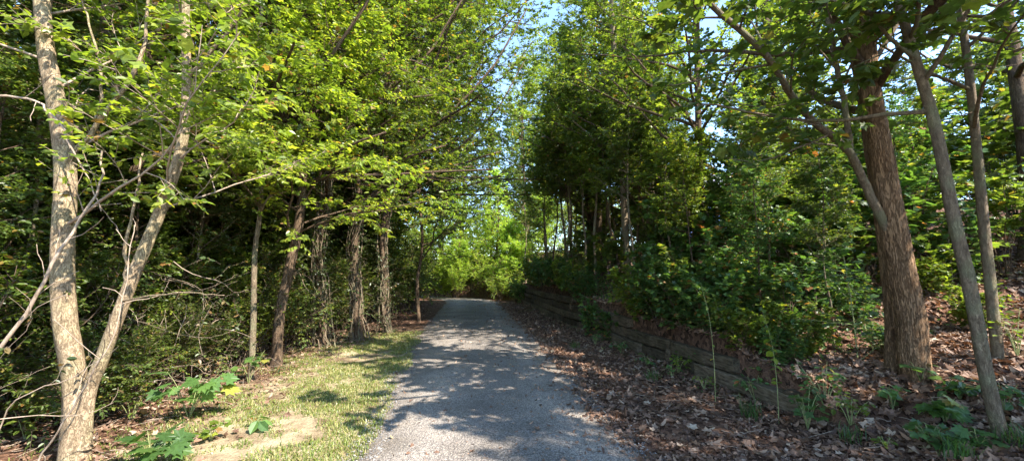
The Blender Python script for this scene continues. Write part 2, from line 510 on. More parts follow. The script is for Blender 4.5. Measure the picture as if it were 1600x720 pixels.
TC = [T_curl(1.1), T_curl(-.8), T_curl(.35), T_oval(.3, .6, .4), T_oval(.22, -.9, -.5)]
def yn(a, b, p): return lambda rg, n: a+(b-a)*rg.random(n)**p
litter('leaf_litter', 80000, lambda rg, n, y: wallx(y)+.12+rg.random(n)**1.25*(9+0*y), yn(2.6, 17, 1.5), .05, .125,
       'brown and tan fallen leaves carpeting the wooded bank above the timber wall', TC, 1)
litter('leaf_litter', 17000, lambda rg, n, y: wallx(y)-.02-(wallx(y)-redge(y)+.25)*rg.random(n)**1.5, yn(2.7, 24, 1.6), .04, .10,
       'reddish brown fallen leaves drifted along the foot of the timber wall', TC, 2)
litter('leaf_litter', 5200, lambda rg, n, y: ledge(y)+(redge(y)-ledge(y))*rg.random(n)**.5, yn(2.8, 26, 1.5), .02, .07,
       'scattered single fallen leaves on the grey gravel path', TC, 3)
litter('leaf_litter', 24000, lambda rg, n, y: -2.1+bend(y)-.8*np.clip(1-(y-9)/3, 0, 1)-3.2*rg.random(n)**1.1+.4*rg.normal(0, 1, n), yn(2.6, 26, 1.3), .03, .075,
       'dry brown leaves under the thicket left of the path', TC, 4)

litter('leaf_litter', 45000, lambda rg, n, y: redge(y)-.2+rg.random(n)**1.3*6.5, yn(2.6, 12, 1.4), .012, .04,
       'crumbled leaf bits between the larger fallen leaves on the right', TC[:3], 7, vhi=.8)
# fallen twigs
def twigs(n, xf, yf, label, seed):
    rg = np.random.default_rng(seed); y = yf(rg, n); x = xf(rg, n, y); a = rg.random(n)*6.28; ln = .05+.3*rg.random(n)**2
    k = 5; q = np.linspace(-.5, .5, k)[None]*ln[:, None]
    X = x[:, None]+np.cos(a)[:, None]*q+rg.normal(0, .006, (n, k)); Y = y[:, None]+np.sin(a)[:, None]*q+rg.normal(0, .006, (n, k))
    P = np.stack([X, Y, H(X, Y)+.03+.02*rg.random((n, 1))+q*rg.normal(0, .15, (n, 1))], -1)
    V, Fq = tubes(P, (.0015+.0035*rg.random(n)**2)[:, None]*np.linspace(1, .5, k)[None], 4)
    tag(link('twigs', mesh_np('twigs', V, [Fq], M['twig_pale'])), label, 'twigs', kind='stuff')


twigs(1500, lambda rg, n, y: wallx(y)+.2+7*rg.random(n), yn(2.6, 13, 1.3), 'small fallen twigs scattered on the leafy bank', 21)
twigs(900, lambda rg, n, y: -2.7-2.5*rg.random(n)**.8, yn(2.6, 13, 1.2), 'small fallen twigs along the edge of the left thicket', 22)
twigs(260, lambda rg, n, y: wallx(y)-1.8*rg.random(n)**1.2, yn(2.8, 13, 1.2), 'small fallen twigs below the timber wall', 23)

# grass on the left verge
def grass(name, n, xr, yr, hmin, hmax, label, seed, patch=.0):
    rg = np.random.default_rng(seed)
    y = yr[0]+(yr[1]-yr[0])*rg.random(n)**1.35; x = xr[0]+(xr[1]-xr[0])*rg.random(n)
    keep = (nz(x, y, 1.5, 3)+.6*nz(x, y, 5, 1)+rg.normal(0, .2, n)) > patch
    keep &= x < ledge(y)+.15
    keep &= x+.3*rg.normal(0, 1, n)+.35*nz(x, y, 1.1, 6) > -3.05-.05*y
    x, y = x[keep], y[keep]; n = len(x)
    z = H(x, y)-.004
    h = hmin+(hmax-hmin)*rg.random(n)**2
    a = rg.random(n)*6.28; wd = .0022+.003*rg.random(n)
    ln = h*(.3+.9*rg.random(n))
    dx, dy = np.cos(a), np.sin(a)
    base = np.stack([x, y, z], -1); side = np.stack([-dy, dx, 0*x], -1)*wd[:, None]
    mid = base+np.stack([dx*ln*.35, dy*ln*.35, h*.65], -1); tip = base+np.stack([dx*ln, dy*ln, h], -1)
    V = np.stack([base-side, base+side, mid+side*.8, mid-side*.8, tip], 1).reshape(-1, 3)
    o_ = (np.arange(n)*5)[:, None]
    q = o_+np.array([[0, 1, 2, 3]]); tr = o_+np.array([[3, 2, 4]])
    vr_ = rg.random(n)
    return tag(link(name, mesh_np(name, V, [q, tr], M['grass'], var=np.concatenate([vr_, vr_]))), label, 'grass', kind='stuff')


grass('grass', 170000, (-4.0, -.8), (2.6, 12), .01, .055, 'thin sunlit yellow green grass on the sandy left verge', 5, patch=-.24)

# ------------------------------------------------------------------ tree generator
Zv = np.array([0, 0, 1.0])


def child(rng, P, m, tmin, tmax, L, ang, k=5, up=.1, wig=.15, flat=0.0, lt=.55, bias=None):
    n, k0, _ = P.shape
    tt = tmin+(tmax-tmin)*((np.arange(m)[None]+rng.random((n, m)))/m)
    f = tt*(k0-1); i = np.clip(f.astype(int), 0, k0-2); fr = (f-i)[..., None]
    nn = np.arange(n)[:, None]
    A, B = P[nn, i], P[nn, i+1]
    pos = A+(B-A)*fr; tg = norm(B-A)
    rnd = rng.normal(0, 1, (n, m, 3))
    if bias is not None: rnd = rnd+np.asarray(bias)
    perp = norm(rnd-np.sum(rnd*tg, -1, keepdims=True)*tg)
    if flat:
        side = norm(np.cross(tg, Zv)+1e-4)*np.where((np.arange(m) % 2)[None, :, None] == 0, 1, -1)
        perp = norm(perp*(1-flat)+side*flat)
    a = (ang+.18*rng.normal(0, 1, (n, m)))[..., None]
    d = norm(np.cos(a)*tg+np.sin(a)*perp)
    Ls = np.asarray(L)
    if Ls.ndim == 1: Ls = Ls[:, None]
    ln = Ls*(1-lt*(tt-tmin)/(tmax-tmin+1e-6))*(.7+.6*rng.random((n, m)))
    pts = [pos]
    for j in range(k-1):
        d = norm(d+up*Zv/(k-1)+wig*rng.normal(0, 1, d.shape))
        pts.append(pts[-1]+d*(ln/(k-1))[..., None])
    return np.stack(pts, 2).reshape(n*m, k, 3), ln.reshape(-1), tt.reshape(-1)


def leaves_on(rng, P, m, size, tmpl, tmin=.1, pitch=.9, nj=.45, up=1.0, droop=-.25):
    n, k, _ = P.shape
    tt = tmin+(1-tmin)*((np.arange(m)[None]+.6*rng.random((n, m)))/m)
    f = tt*(k-1); i = np.clip(f.astype(int), 0, k-2); fr = (f-i)[..., None]
    nn = np.arange(n)[:, None]
    A, B = P[nn, i], P[nn, i+1]
    pos = A+(B-A)*fr; tg = norm(B-A)
    side = norm(np.cross(tg, Zv)+1e-4)*np.where((np.arange(m) % 2)[None, :, None] == 0, 1, -1)
    al = norm(tg*(.35+.5*rng.random((n, m, 1)))+side*pitch+droop*Zv+.25*rng.normal(0, 1, tg.shape))
    nm = norm(up*Zv+nj*rng.normal(0, 1, tg.shape))
    sz = size*(.55+.75*rng.random((n, m)))
    return pos.reshape(-1, 3), al.reshape(-1, 3), nm.reshape(-1, 3), sz.reshape(-1)


def leaf_mesh(name, rng, sets, mat, vb=(2, 3), autumn=.05):
    """sets: list of (tmpl, (pos, al, nm, sz))"""
    parts, vs_ = [], []
    for tm, (a, b_, c_, d_) in sets:
        V, Fl, per = scatter(tm, a, b_, c_, d_)
        parts.append((V, Fl))
        cl = .16*nz(a[:, 0]*1.0, a[:, 1]+a[:, 2]*1.3, .9)
        vv_ = np.clip(rng.beta(*vb, len(a))+cl, 0, .93)
        dead = rng.random(len(a)) < autumn
        vv_ = np.where(dead, rng.uniform(.93, 1, len(a)), vv_)
        vs_.append(np.repeat(vv_, per))
    V, Fl = merge(parts)
    return mesh_np(name, V, Fl, mat, var=np.concatenate(vs_))


def trunk_geo(rng, pts, r0, r1, k=40, sides=18, flare=.35, lump=.05, ridge=0.0, nr=14):
    P = spline(pts, k)
    tt = np.linspace(0, 1, k)
    rr = r0+(r1-r0)*tt**.8
    L = np.linalg.norm(np.diff(P, axis=0), axis=1).sum()
    rr = rr*(1+flare*np.exp(-tt*L/(r0*1.6)))
    V, Fq = tubes(P[None], rr[None], sides)
    V = V.reshape(k, sides, 3)
    th = np.linspace(0, 2*PI, sides, endpoint=False)[None]
    h = (tt*L)[:, None]
    ph = rng.random()*6
    dr = lump*(np.sin(2*th+h*1.3+ph)+.7*np.sin(3*th-h*2.1)+.6*np.sin(h*3.7+th+ph)+.4*np.sin(5*th+h*5.3))
    dr = dr+flare*.35*np.exp(-h/(r0*1.4))*np.sin(5*th+ph)
    if ridge:
        wv = nr*th+1.6*np.sin(h*5+th*3)+1.2*np.sin(h*11+th*7)+1.0*np.sin(h*2.3)
        dr = dr+ridge*(np.abs(np.sin(wv/2))**.6-.6)+ridge*.35*rng.normal(0, 1, dr.shape)
    C = P[:, None]
    V = C+(V-C)*(1+dr)[..., None]
    return (V.reshape(-1, 3), Fq), P, rr


def make_tree(name, rng, trunks, limbs=26, cf=.3, limb_len=2.4, ang=1.05, up=.25, nb=8, nt_=6, nl=8, twig=.34, br=.42,
              leaf=.075, tmpl=None, lmat='leaf_mid', bmat='bark_brown', loc=(0, 0, 0), bias=None, droop=-.25,
              crown_pow=.55, nj=.6, wood_mat=None, trunk_kw=None, top_taper=.75, vb=(2, 3), label=None, cat='tree', group=None, extra=None, lw=.35, lr=1.0):
    """trunks: list of (pts, r0, r1) in local coordinates -> thing > trunk, branches, crown"""
    tmpl = tmpl or T_oval()
    root = empty(name, loc)
    sets, wood = [], []
    for ti, (pts, r0, r1) in enumerate(trunks):
        tk = dict(k=36, sides=14); tk.update(trunk_kw or {})
        g, P, rr = trunk_geo(rng, pts, r0, r1, **tk)
        link('trunk', mesh_np('trunk', g[0], [g[1]], M[bmat], smooth=True), root)
        nlim = limbs if np.isscalar(limbs) else limbs[ti]
        PL, ln, tt = child(rng, P[None], nlim, cf, .99, limb_len, ang, k=8, up=up, wig=.12, lt=top_taper, bias=bias)
        rad = np.interp(tt, np.linspace(0, 1, len(rr)), rr)
        r_l = np.minimum(rad*.55, .012+.016*ln)*lr
        wood.append(tubes(PL, r_l[:, None]*np.linspace(1, lw, 8)[None], 6))
        P2, l2, t2 = child(rng, PL, nb, .15, 1, ln*br, .8, k=5, up=.06, wig=.14, flat=.55, lt=.5)
        wood.append(tubes(P2, np.full((len(P2), 1), .0075)*np.linspace(1, .45, 5)[None]*(.6+.25*l2[:, None]), 4))
        P3, l3, t3 = child(rng, P2, nt_, .12, 1, np.full(len(P2), twig), .7, k=3, up=-.03, wig=.12, flat=.7, lt=.35)
        wood.append(tubes(P3, np.full((len(P3), 1), .0026)*np.array([[1, .75, .4]]), 3))
        V, Fl = merge(wood); wood = []
        link('branches', mesh_np('branches', V, Fl, M[wood_mat or bmat], smooth=True), root)
        lv = leaves_on(rng, P3, nl, leaf, tmpl, nj=nj, droop=droop)
        if extra is not None:
            mk = extra(lv[0]+np.array(loc)); lv = tuple(a[mk] for a in lv)
        big = rng.random(len(lv[3])) < .14
        sets.append((tmpl, tuple(a[~big] for a in lv)))
        sets.append((T_lobed(.2), tuple((a[big]*1.3 if i_ == 3 else a[big]) for i_, a in enumerate(lv))))
    link('crown', leaf_mesh('crown', rng, sets, M[lmat], vb), root)
    if label: tag(root, label, cat, group)
    return root


def copy_tree(o, loc, rz=0.0, s=1.0, label=None, group=None, mat=None, sz=None):
    c = o.copy(); COL.objects.link(c)
    c.location = loc; c.rotation_euler = (0, 0, rz); c.scale = (s, s, sz or s)
    for ch in o.children:
        d = ch.copy(); COL.objects.link(d); d.parent = c
        if mat and ch.name.startswith('crown'):
            d.material_slots[0].link = 'OBJECT'; d.material_slots[0].material = M[mat]
    c['label'] = label
    if group: c['group'] = group
    return c


def straight(h, lean=(0, 0), wob=.12, rng=None, n=6):
    t_ = np.linspace(0, 1, n)
    return np.stack([lean[0]*t_+wob*rng.normal(0, 1, n)*(t_ > 0), lean[1]*t_+wob*rng.normal(0, 1, n)*(t_ > 0), h*t_-.15*(t_ == 0)], -1)


def place(x, y): return (x, y, Hs(x, y))


def rel(pts, base):
    return [np.asarray(p)-np.asarray(base) for p in pts]


def Wy(px, py, y):
    """point on the ray of photo pixel (px, py) at world distance y up the lane"""
    v = fwd+(px-800)/F*rgt-(py-360)/F*upv
    return CAM+v*(y/v[1])


def path_pts(lst, y):
    """lst: (px, py[, dy])"""
    return [Wy(a[0], a[1], y+(a[2] if len(a) > 2 else 0)) for a in lst]


RG = np.random.default_rng


# ---- left foreground forked tree
b0 = ground_at(116, 722)
yb = b0[1]
t1 = path_pts([(116, 728), (118, 640), (112, 560), (102, 500), (98, 400), (102, 270), (88, 160), (70, 60), (58, -60), (20, -300), (0, -520)], yb)
t2 = path_pts([(128, 700), (138, 610), (160, 560), (205, 440), (250, 330), (283, 230), (292, 130), (290, 0), (300, -160, .1), (340, -380, .3)], yb)
make_tree('forked_tree', RG(21), [(rel(t1, b0), .10, .05), (rel(t2, b0), .062, .03)], limbs=[10, 14], cf=.42, lr=.4, limb_len=1.6, nb=7, nt_=6, nl=8,
          leaf=.072, lmat='leaf_sun', bmat='bark_pale', wood_mat='twig_pale', loc=b0, trunk_kw=dict(k=120, sides=40, flare=.25, lump=.055, ridge=.02, nr=9), bias=(.3, .5, 0), up=.35, vb=(2.4, 2.2),
          label='pale barked tree forking low into two stems at the far left foreground', cat='tree')
fk = bpy.data.objects['forked_tree']
# bare pale side limbs of the fork
lim = [([(100, 262), (150, 195, -.1), (205, 120, -.2), (228, 60, -.2), (235, -60, -.2)], .024, .01),
       ([(150, 195, -.1), (158, 120, 0), (140, 40, .1), (120, -40, .1)], .014, .006),
       ([(291, 125), (330, 80, -.1), (385, 10, -.2), (430, -70, -.3)], .022, .008),
       ([(190, 470), (232, 462, -.3), (300, 458, -.5), (350, 462, -.6)], .009, .003),
       ([(200, 450), (196, 380, -.05), (215, 300, -.05), (222, 240, 0)], .018, .007)]
for pts, a, c in lim:
    P = spline(rel(path_pts(pts, yb), b0), 16)
    V, Fq = tubes(P[None]+RG(3).normal(0, .006, (1, 16, 3)), np.linspace(a, c, 16)[None], 8)
    link('limb', mesh_np('limb', V, [Fq], M['bark_pale'], smooth=True), fk)

# ---- canopy tree prototypes
OV, DM, MP, LB = T_oval(.3), T_diam(.36), T_maple(), T_lobed()


def canopy(seed, h, name, lmat='leaf_mid', bmat='bark_brown', leaf=.1, tmpl=None, **k):
    rg = RG(seed)
    kw = dict(limbs=52, cf=.12, limb_len=3.2, nb=10, nt_=6, nl=8, leaf=leaf*.92, tmpl=tmpl or OV, lmat=lmat, bmat=bmat, trunk_kw=dict(k=46, sides=14), top_taper=.6, up=.22)
    kw.update(k)
    r0 = kw.pop('r0', .15)
    return make_tree(name, rg, [(straight(h, (rg.normal(0, .5), rg.normal(0, .5)), .13, rg), r0, .02)], **kw)


used = set()
A = [canopy(1, 12.5, 'tree', leaf=.095), canopy(2, 13.5, 'tree', leaf=.09, cf=.2), canopy(3, 11, 'tree', leaf=.10, limb_len=3.5)]
# trees that lean their crowns over the lane (crown towards +x; turned about for the right side)
G = [canopy(6, 13.0, 'arching_tree', leaf=.082, bias=(1.2, 0, .1), limb_len=5.6, cf=.26, nl=10, ang=1.15, top_taper=.35, br=.36, nb=14, limbs=50), canopy(7, 14.0, 'arching_tree', leaf=.09, bias=(1.0, .1, 0), limb_len=4.2, cf=.3, limbs=46, ang=1.1, nb=8)]
# smaller dense trees that fill the understory
D = [canopy(8, 5.5, 'small_tree', leaf=.08, limbs=40, limb_len=1.9, cf=.08, nb=9, nt_=7, nl=9, r0=.05), canopy(9, 4.6, 'small_tree', leaf=.075, limbs=36, limb_len=1.8, cf=.05, nb=9, nt_=7, nl=9, r0=.045)]
left_lab = [
    (-5.3, 6.0, 0, 1.0, 'leaf_sun', 'slender dark trunk rising from the thicket just right of the forked pale tree'),
    (-5.0, 8.6, 1, 1.0, 'leaf_sun', 'sunlit leafy tree overhanging the sandy verge at its near end'),
    (-4.75, 11.6, 2, 1.0, 'leaf_mid', 'dark leafy tree behind the twin vine clad trunks left of the path'),
    (-4.7, 15.0, 0, 1.1, 'leaf_mid', 'leafy tree at the left path edge where the lane grows shady'),
    (-4.6, 18.5, 1, 1.15, 'leaf_mid', 'tall dark tree halfway along the left side of the lane'),
    (-5.4, 22.5, 2, 1.25, 'leaf_dark', 'dark tree arching over the lane from the left'),
    (-6.0, 27.0, 0, 1.2, 'leaf_mid', 'last tall tree on the left before the bright end of the lane')]


def put(i, loc, rz, s, label, group=None, mat=None, cat='tree', protos=A, key='A'):
    if (key, i) not in used:
        used.add((key, i))
        o = protos[i]; o.location = loc; o.rotation_euler = (0, 0, rz); o.scale = (s, s, s)
        tag(o, label, cat, group)
        if mat:
            for ch in o.children:
                if ch.name.startswith('crown'): ch.material_slots[0].link = 'OBJECT'; ch.material_slots[0].material = M[mat]
        return o
    c = copy_tree(protos[i], loc, rz, s, label, group, mat)
    c['category'] = cat
    if not group and 'group' in c: del c['group']
    return c


pr = random.Random(4)
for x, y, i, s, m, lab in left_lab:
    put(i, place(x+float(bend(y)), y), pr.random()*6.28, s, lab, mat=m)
# second and third rows on the left: nothing tells these apart
k = 0
for x, y, s in [(-7.6, 3.8, .9), (-9.5, 6.5, 1.0), (-7.8, 9.3, 1.05), (-10, 12, 1.1), (-7.6, 14.6, 1.1), (-10.5, 18, 1.2), (-8.2, 21, 1.2), (-11, 26, 1.2), (-9, 31, 1.2),
                (-12, 3.2, .9), (-14, 15, 1.2), (-15, 22, 1.2), (-10.5, 1.0, .9)]:
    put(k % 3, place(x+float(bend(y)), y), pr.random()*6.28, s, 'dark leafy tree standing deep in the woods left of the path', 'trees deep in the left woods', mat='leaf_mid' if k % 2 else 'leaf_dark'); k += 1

for x, y, i, s, m, lab in [(-4.9, 7.4, 0, .85, 'leaf_sun', 'sunlit tree reaching its layered boughs over the verge'), (-4.9, 10.2, 0, 1.05, 'leaf_sun', 'tall tree whose bright crown leans over the near lane from the left'),
                           (-3.9, 13.2, 0, 1.25, 'leaf_mid', 'tree arching from the left over the shaded stretch of lane'), (-3.5, 16.2, 0, 1.25, 'leaf_mid', 'tall tree close to the left path edge with boughs meeting over the lane'), (-4.6, 17.0, 0, 1.1, 'leaf_mid', 'tree whose dark boughs hang low over the left half of the lane'),
                           (-5.6, 20.6, 1, 1.0, 'leaf_mid', 'tree arching over the lane just before it brightens')]:
    put(i, place(x+float(bend(y)), y), pr.uniform(-.3, .3), s, lab, mat=m, protos=G, key='G')
for k, (x, y, s, m, lab) in enumerate([(-5.35, 5.7, .68, 'leaf_mid', 'small leafy tree behind the thin straight stem'), (-5.2, 7.9, .75, 'leaf_sun', 'small lit tree between the leaning trunk and the vine wrapped ones'),
                                       (-4.95, 10.0, .74, 'leaf_mid', 'small tree pressed behind the broad trunk with flared roots'), (-4.7, 12.3, .8, 'leaf_sun', 'small lit tree right of the trunk with the pale patch'), (-3.9, 14.6, .85, 'leaf_mid', 'small tree leaning out over the shady left path edge')]):
    put(k % 2, place(x, y), pr.random()*6.28, s, lab, mat=m, protos=D, key='D')
k = 0
for x, y, s in [(-6.2, 5.2, 1), (-6.4, 7.3, 1.1), (-6.2, 9.4, 1.1), (-6.0, 12.2, 1.2), (-6.0, 14.4, 1.2), (-5.6, 16.8, 1.2), (-5.6, 19.4, 1.3), (-5.8, 22.8, 1.4), (-6.4, 26.0, 1.4),
                (-8.4, 4.4, 1.2), (-8.6, 7.6, 1.3), (-8.4, 11, 1.3), (-10.5, 5.2, 1.4), (-10.8, 9.4, 1.4), (-6.9, 3.4, 1.0), (-9.4, 2.4, 1.2), (-12.5, 6.0, 1.5), (-13, 12.5, 1.6)]:
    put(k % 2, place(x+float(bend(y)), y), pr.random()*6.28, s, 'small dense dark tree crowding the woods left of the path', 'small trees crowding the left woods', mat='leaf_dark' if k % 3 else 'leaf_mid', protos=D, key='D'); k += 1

def gap(p):
    a = Wy(1097, 300, 24)-CAM; q = p-CAM; t_ = np.clip(q@a/(a@a), 0, 1)
    return np.linalg.norm(q-t_[:, None]*a, axis=1) > .5


# ---- named trunks in the left thicket


def named(name, lst, y, r0, r1, seed, label, bm='bark_brown', base=None, cat='tree', tk=None, wm=None, **kw):
    p = path_pts(lst, y)
    bx, by = p[0][0], p[0][1]
    base = np.array([bx, by, Hs(bx, by)-.03])
    p[0] = base
    tkk = dict(k=60, sides=16, flare=.3); tkk.update(tk or {})
    return make_tree(name, RG(seed), [(rel(p, base), r0, r1)], bmat=bm, loc=base, trunk_kw=tkk, label=label, cat=cat, wood_mat=wm, **kw)


named('leaning_tree', [(432, 560), (436, 500), (452, 420), (468, 340), (474, 250), (468, 150), (480, 30), (500, -150), (520, -320)], 7.6, .10, .045, 31,
      'dark trunk leaning right with bright layered leaves spreading over the verge', limbs=30, cf=.3, lr=.5, limb_len=2.5, nb=9, nt_=7, nl=9, leaf=.085, lmat='leaf_sun', bias=(.7, -.6, 0), vb=(2.6, 2), up=.12)
named('slender_tree', [(392, 590), (396, 500), (398, 400), (408, 300), (400, 180), (410, 0), (420, -150)], 6.8, .05, .02, 32,
      'thin straight stem standing left of the leaning trunk', limbs=12, cf=.4, limb_len=1.5, nb=6, nt_=5, nl=7, leaf=.07, lmat='leaf_sun', bm='bark_gray', bias=(.3, -.5, 0))
named('vine_clad_tree', [(505, 540), (500, 460), (498, 380), (512, 300), (508, 150), (500, 0), (505, -180)], 9.6, .08, .04, 33,
      'thick vine wrapped trunk nearest the sunny end of the leaf bed', limbs=18, cf=.42, limb_len=2.2, nb=7, nt_=6, nl=7, leaf=.085, lmat='leaf_mid', bias=(.5, -.3, 0), tk=dict(lump=.12, flare=.5))
named('vine_clad_tree', [(560, 522), (556, 460), (552, 400), (560, 320), (554, 200), (560, 60), (556, -120), (560, -300)], 10.6, .125, .05, 34,
      'broad brown trunk with flared roots, left one of the shaded pair', limbs=24, cf=.4, limb_len=2.8, nb=8, nt_=6, nl=8, leaf=.085, lmat='leaf_mid', bias=(.6, -.2, 0), tk=dict(lump=.12, flare=.6, sides=22))
named('vine_clad_tree', [(603, 508), (600, 440), (598, 380), (606, 300), (610, 200), (600, 60), (610, -100), (612, -280)], 11.8, .11, .05, 35,
      'trunk with a pale sunlit patch, right one of the shaded pair', limbs=24, cf=.38, limb_len=2.8, nb=8, nt_=6, nl=8, leaf=.085, lmat='leaf_mid', bias=(.6, -.2, 0), tk=dict(lump=.12, flare=.5, sides=20))
named('sapling', [(655, 492), (652, 440), (660, 380), (655, 280), (662, 120), (670, -60)], 14.5, .07, .03, 36,
      'thin dark stem beside the shady left edge of the far lane', limbs=18, cf=.3, limb_len=2.2, nb=7, nt_=6, nl=7, leaf=.085, lmat='leaf_dark', bias=(.5, -.2, 0))

# climbing vines on the three vine wrapped trunks
for vi, o in enumerate([x for x in list(sc.objects) if x.name.startswith('vine_clad_tree')]):
    rg = RG(180+vi); P = []
    for j in range(15):
        a0 = rg.random()*6.28; k = 26; hmax = rg.uniform(2.2, 5.2)
        z = np.linspace(-.02, hmax, k); a = a0+np.cumsum(rg.normal(0, .22, k)); rr = rg.uniform(.10, .20)+.05*np.cumsum(rg.normal(0, .35, k))*.3+.12*np.exp(-z*3)
        tr = [c for c in o.children if c.name.startswith('trunk')][0]
        co_ = np.empty(len(tr.data.vertices)*3, dtype=np.float32); tr.data.vertices.foreach_get('co', co_); co_ = co_.reshape(-1, 16 if vi == 0 else (22 if vi == 1 else 20), 3).mean(1)
        cx = np.interp(z, co_[:, 2], co_[:, 0]); cy_ = np.interp(z, co_[:, 2], co_[:, 1])
        P.append(np.stack([cx+np.cos(a)*rr, cy_+np.sin(a)*rr, z], -1))
    P = np.array(P)
    V, Fq = tubes(P, rg.uniform(.005, .02, (15, 1))*np.linspace(1, .5, 26)[None], 6)
    P2, l2, t2 = child(rg, P, 16, .02, 1, .42, 1.1, k=6, up=-.25, wig=.35)
    V, Fl = merge([(V, Fq), tubes(P2, np.full((len(P2), 6), .0028), 3)])
    vn = link('vines', mesh_np('vines', V, Fl, M['bark_gray'], smooth=True), o)
    sel = P2[rg.random(len(P2)) < .55]
    link('vine_leaves', leaf_mesh('vine_leaves', rg, [(OV, leaves_on(rg, sel, 6, .065, OV, nj=.7, droop=-.5))], M['leaf_dark']), vn)

# ---- shrub prototypes


def shrub(seed, h, spread, name='shrub', n=7, limbs=9, leaf=.055, tmpl=None, lmat='leaf_mid', bmat='twig_dark', L=.7, nb=6, nt_=5, nl=7, cf=.2, r=.012, **kw):
    rg = RG(seed)
    tr = []
    for i in range(n):
        a = i*2.4+rg.random(); q = spread*(.35+.65*rg.random()); hh = h*(.65+.45*rg.random())
        pts = [(.06*math.cos(a), .06*math.sin(a), -.05), (q*.35*math.cos(a), q*.35*math.sin(a), hh*.4), (q*.7*math.cos(a)+rg.normal(0, .07), q*.7*math.sin(a), hh*.75), (q*math.cos(a), q*math.sin(a)+rg.normal(0, .07), hh)]
        tr.append((pts, r*(.7+.6*rg.random()), r*.3))
    # all stems of a bush belong to one root: one mesh part
    root = empty(name)
    sets, wood = [], []
    for pts, r0, r1 in tr:
        P = spline(pts, 14)
        wood.append(tubes(P[None]+rg.normal(0, .008, (1, 14, 3)), np.linspace(r0, r1, 14)[None], 6))
        PL, ln, tt = child(rg, P[None], limbs, cf, 1, L, .9, k=5, up=.15, wig=.15, lt=.4)
        wood.append(tubes(PL, np.linspace(r*.4, r*.18, 5)[None]*np.ones((len(PL), 1)), 4))
        P2, l2, t2 = child(rg, PL, nb, .1, 1, ln*.5, .8, k=4, up=0, wig=.15, flat=.5, lt=.4)
        wood.append(tubes(P2, np.full((len(P2), 4), .0022), 3))
        P2 = np.concatenate([P2, PL[:, 1:]], 0) if P2.shape[1] == 4 else P2
        sets.append((tmpl or OV, leaves_on(rg, P2, nl, leaf, tmpl or OV, nj=.4, **kw)))
    V, Fl = merge(wood)
    link('stems', mesh_np('stems', V, Fl, M[bmat], smooth=True), root)
    link('foliage', leaf_mesh('foliage', rg, sets, M[lmat], autumn=.09), root)
    return root


S = [shrub(41, 2.0, 1.0, nl=9, limbs=11), shrub(42, 1.4, .9, leaf=.06, nl=9, limbs=11), shrub(43, 2.6, 1.1, n=9, leaf=.055, nl=9, limbs=13)]


def put_s(i, loc, rz, s, label, group=None, mat=None, protos=S, key='S', cat='shrub'):
    o = put(i, loc, rz, s, label, group, None, cat, protos, key)
    if mat:
        for ch in o.children:
            if ch.name.startswith('foliage'): ch.material_slots[0].link = 'OBJECT'; ch.material_slots[0].material = M[mat]
    return o


left_sh = [(-5.0, 3.9, 0, 1.0, 'leaf_sun', 'bushy green shrub filling the far left edge behind the forked tree'),
           (-3.95, 4.75, 1, .62, 'leaf_mid', 'small leafy shrub directly right of the forked trunk'),
           (-4.7, 5.4, 2, .75, 'leaf_mid', 'leafy shrub behind the right stem of the forked tree'),
           (-4.9, 6.9, 0, .85, 'leaf_mid', 'shrub in front of the thin straight stem'),
           (-5.2, 8.5, 2, 1.0, 'leaf_mid', 'tall shrub between the leaning trunk and the vine clad trunk'),
           (-5.6, 10.3, 0, 1.15, 'leaf_dark', 'dark shrub behind the shaded pair of trunks'),
           (-4.4, 13.2, 1, 1.3, 'leaf_mid', 'shrub with glossy leaves right of the shaded pair of trunks'),
           (-4.3, 15.5, 2, 1.1, 'leaf_mid', 'shrub leaning over the left path edge in deep shade'),
           (-4.2, 18.2, 0, 1.4, 'leaf_mid', 'rounded shrub at the left side of the far lane'),
           (-4.5, 21.0, 2, 1.3, 'leaf_mid', 'tall shrub where the left edge of the lane turns bright'),
           (-4.9, 24.0, 0, 1.5, 'leaf_sun', 'lit green shrub beside the end of the lane on the left')]
for x, y, i, s, m, lab in left_sh:
    put_s(i, place(x+float(bend(y)), y), pr.random()*6.28, s, lab, mat=m)
for k, (x, y, s, m) in enumerate([(-4.6, 6.35, .9, 'leaf_sun'), (-4.4, 8.3, .95, 'leaf_sun'), (-4.9, 9.3, 1.25, 'leaf_sun'), (-4.45, 10.6, .9, 'leaf_mid'), (-4.8, 11.5, 1.3, 'leaf_mid'), (-4.3, 12.4, 1.0, 'leaf_mid'), (-5.3, 7.6, 1.5, 'leaf_dark'), (-5.5, 5.9, 1.4, 'leaf_dark'), (-5.6, 9.9, 1.7, 'leaf_dark'), (-4.9, 4.9, 1.0, 'leaf_mid'), (-4.6, 2.9, .8, 'leaf_mid'), (-5.6, 3.2, 1.2, 'leaf_dark'), (-5.4, 11.0, 1.6, 'leaf_dark')]):
    put_s(k % 3, place(x, y), pr.random()*6.28, s, 'leafy shrub growing among the trunks at the front of the left thicket', 'shrubs among the left trunks', mat=m)
for k, (x, y, s, m, lab) in enumerate([(-4.35, 3.7, .6, 'leaf_sun', 'light green shrub pressed against the left side of the forked trunk'), (-4.15, 5.35, .55, 'leaf_sun', 'light green shrub in the gap between the forked tree and the leaning trunk'),
                                       (-4.2, 6.2, .5, 'leaf_mid', 'small shrub just left of the thin straight stem'), (-3.95, 7.7, .75, 'leaf_sun', 'lit small shrub at the foot of the leaning trunk'), (-3.85, 9.0, .8, 'leaf_mid', 'small shrub at the foot of the nearest vine wrapped trunk'),
                                       (-3.8, 10.2, .85, 'leaf_mid', 'small leafy shrub between the feet of the shaded pair')]):
    put_s(k % 3, place(x, y), pr.random()*6.28, s, lab, mat=m)
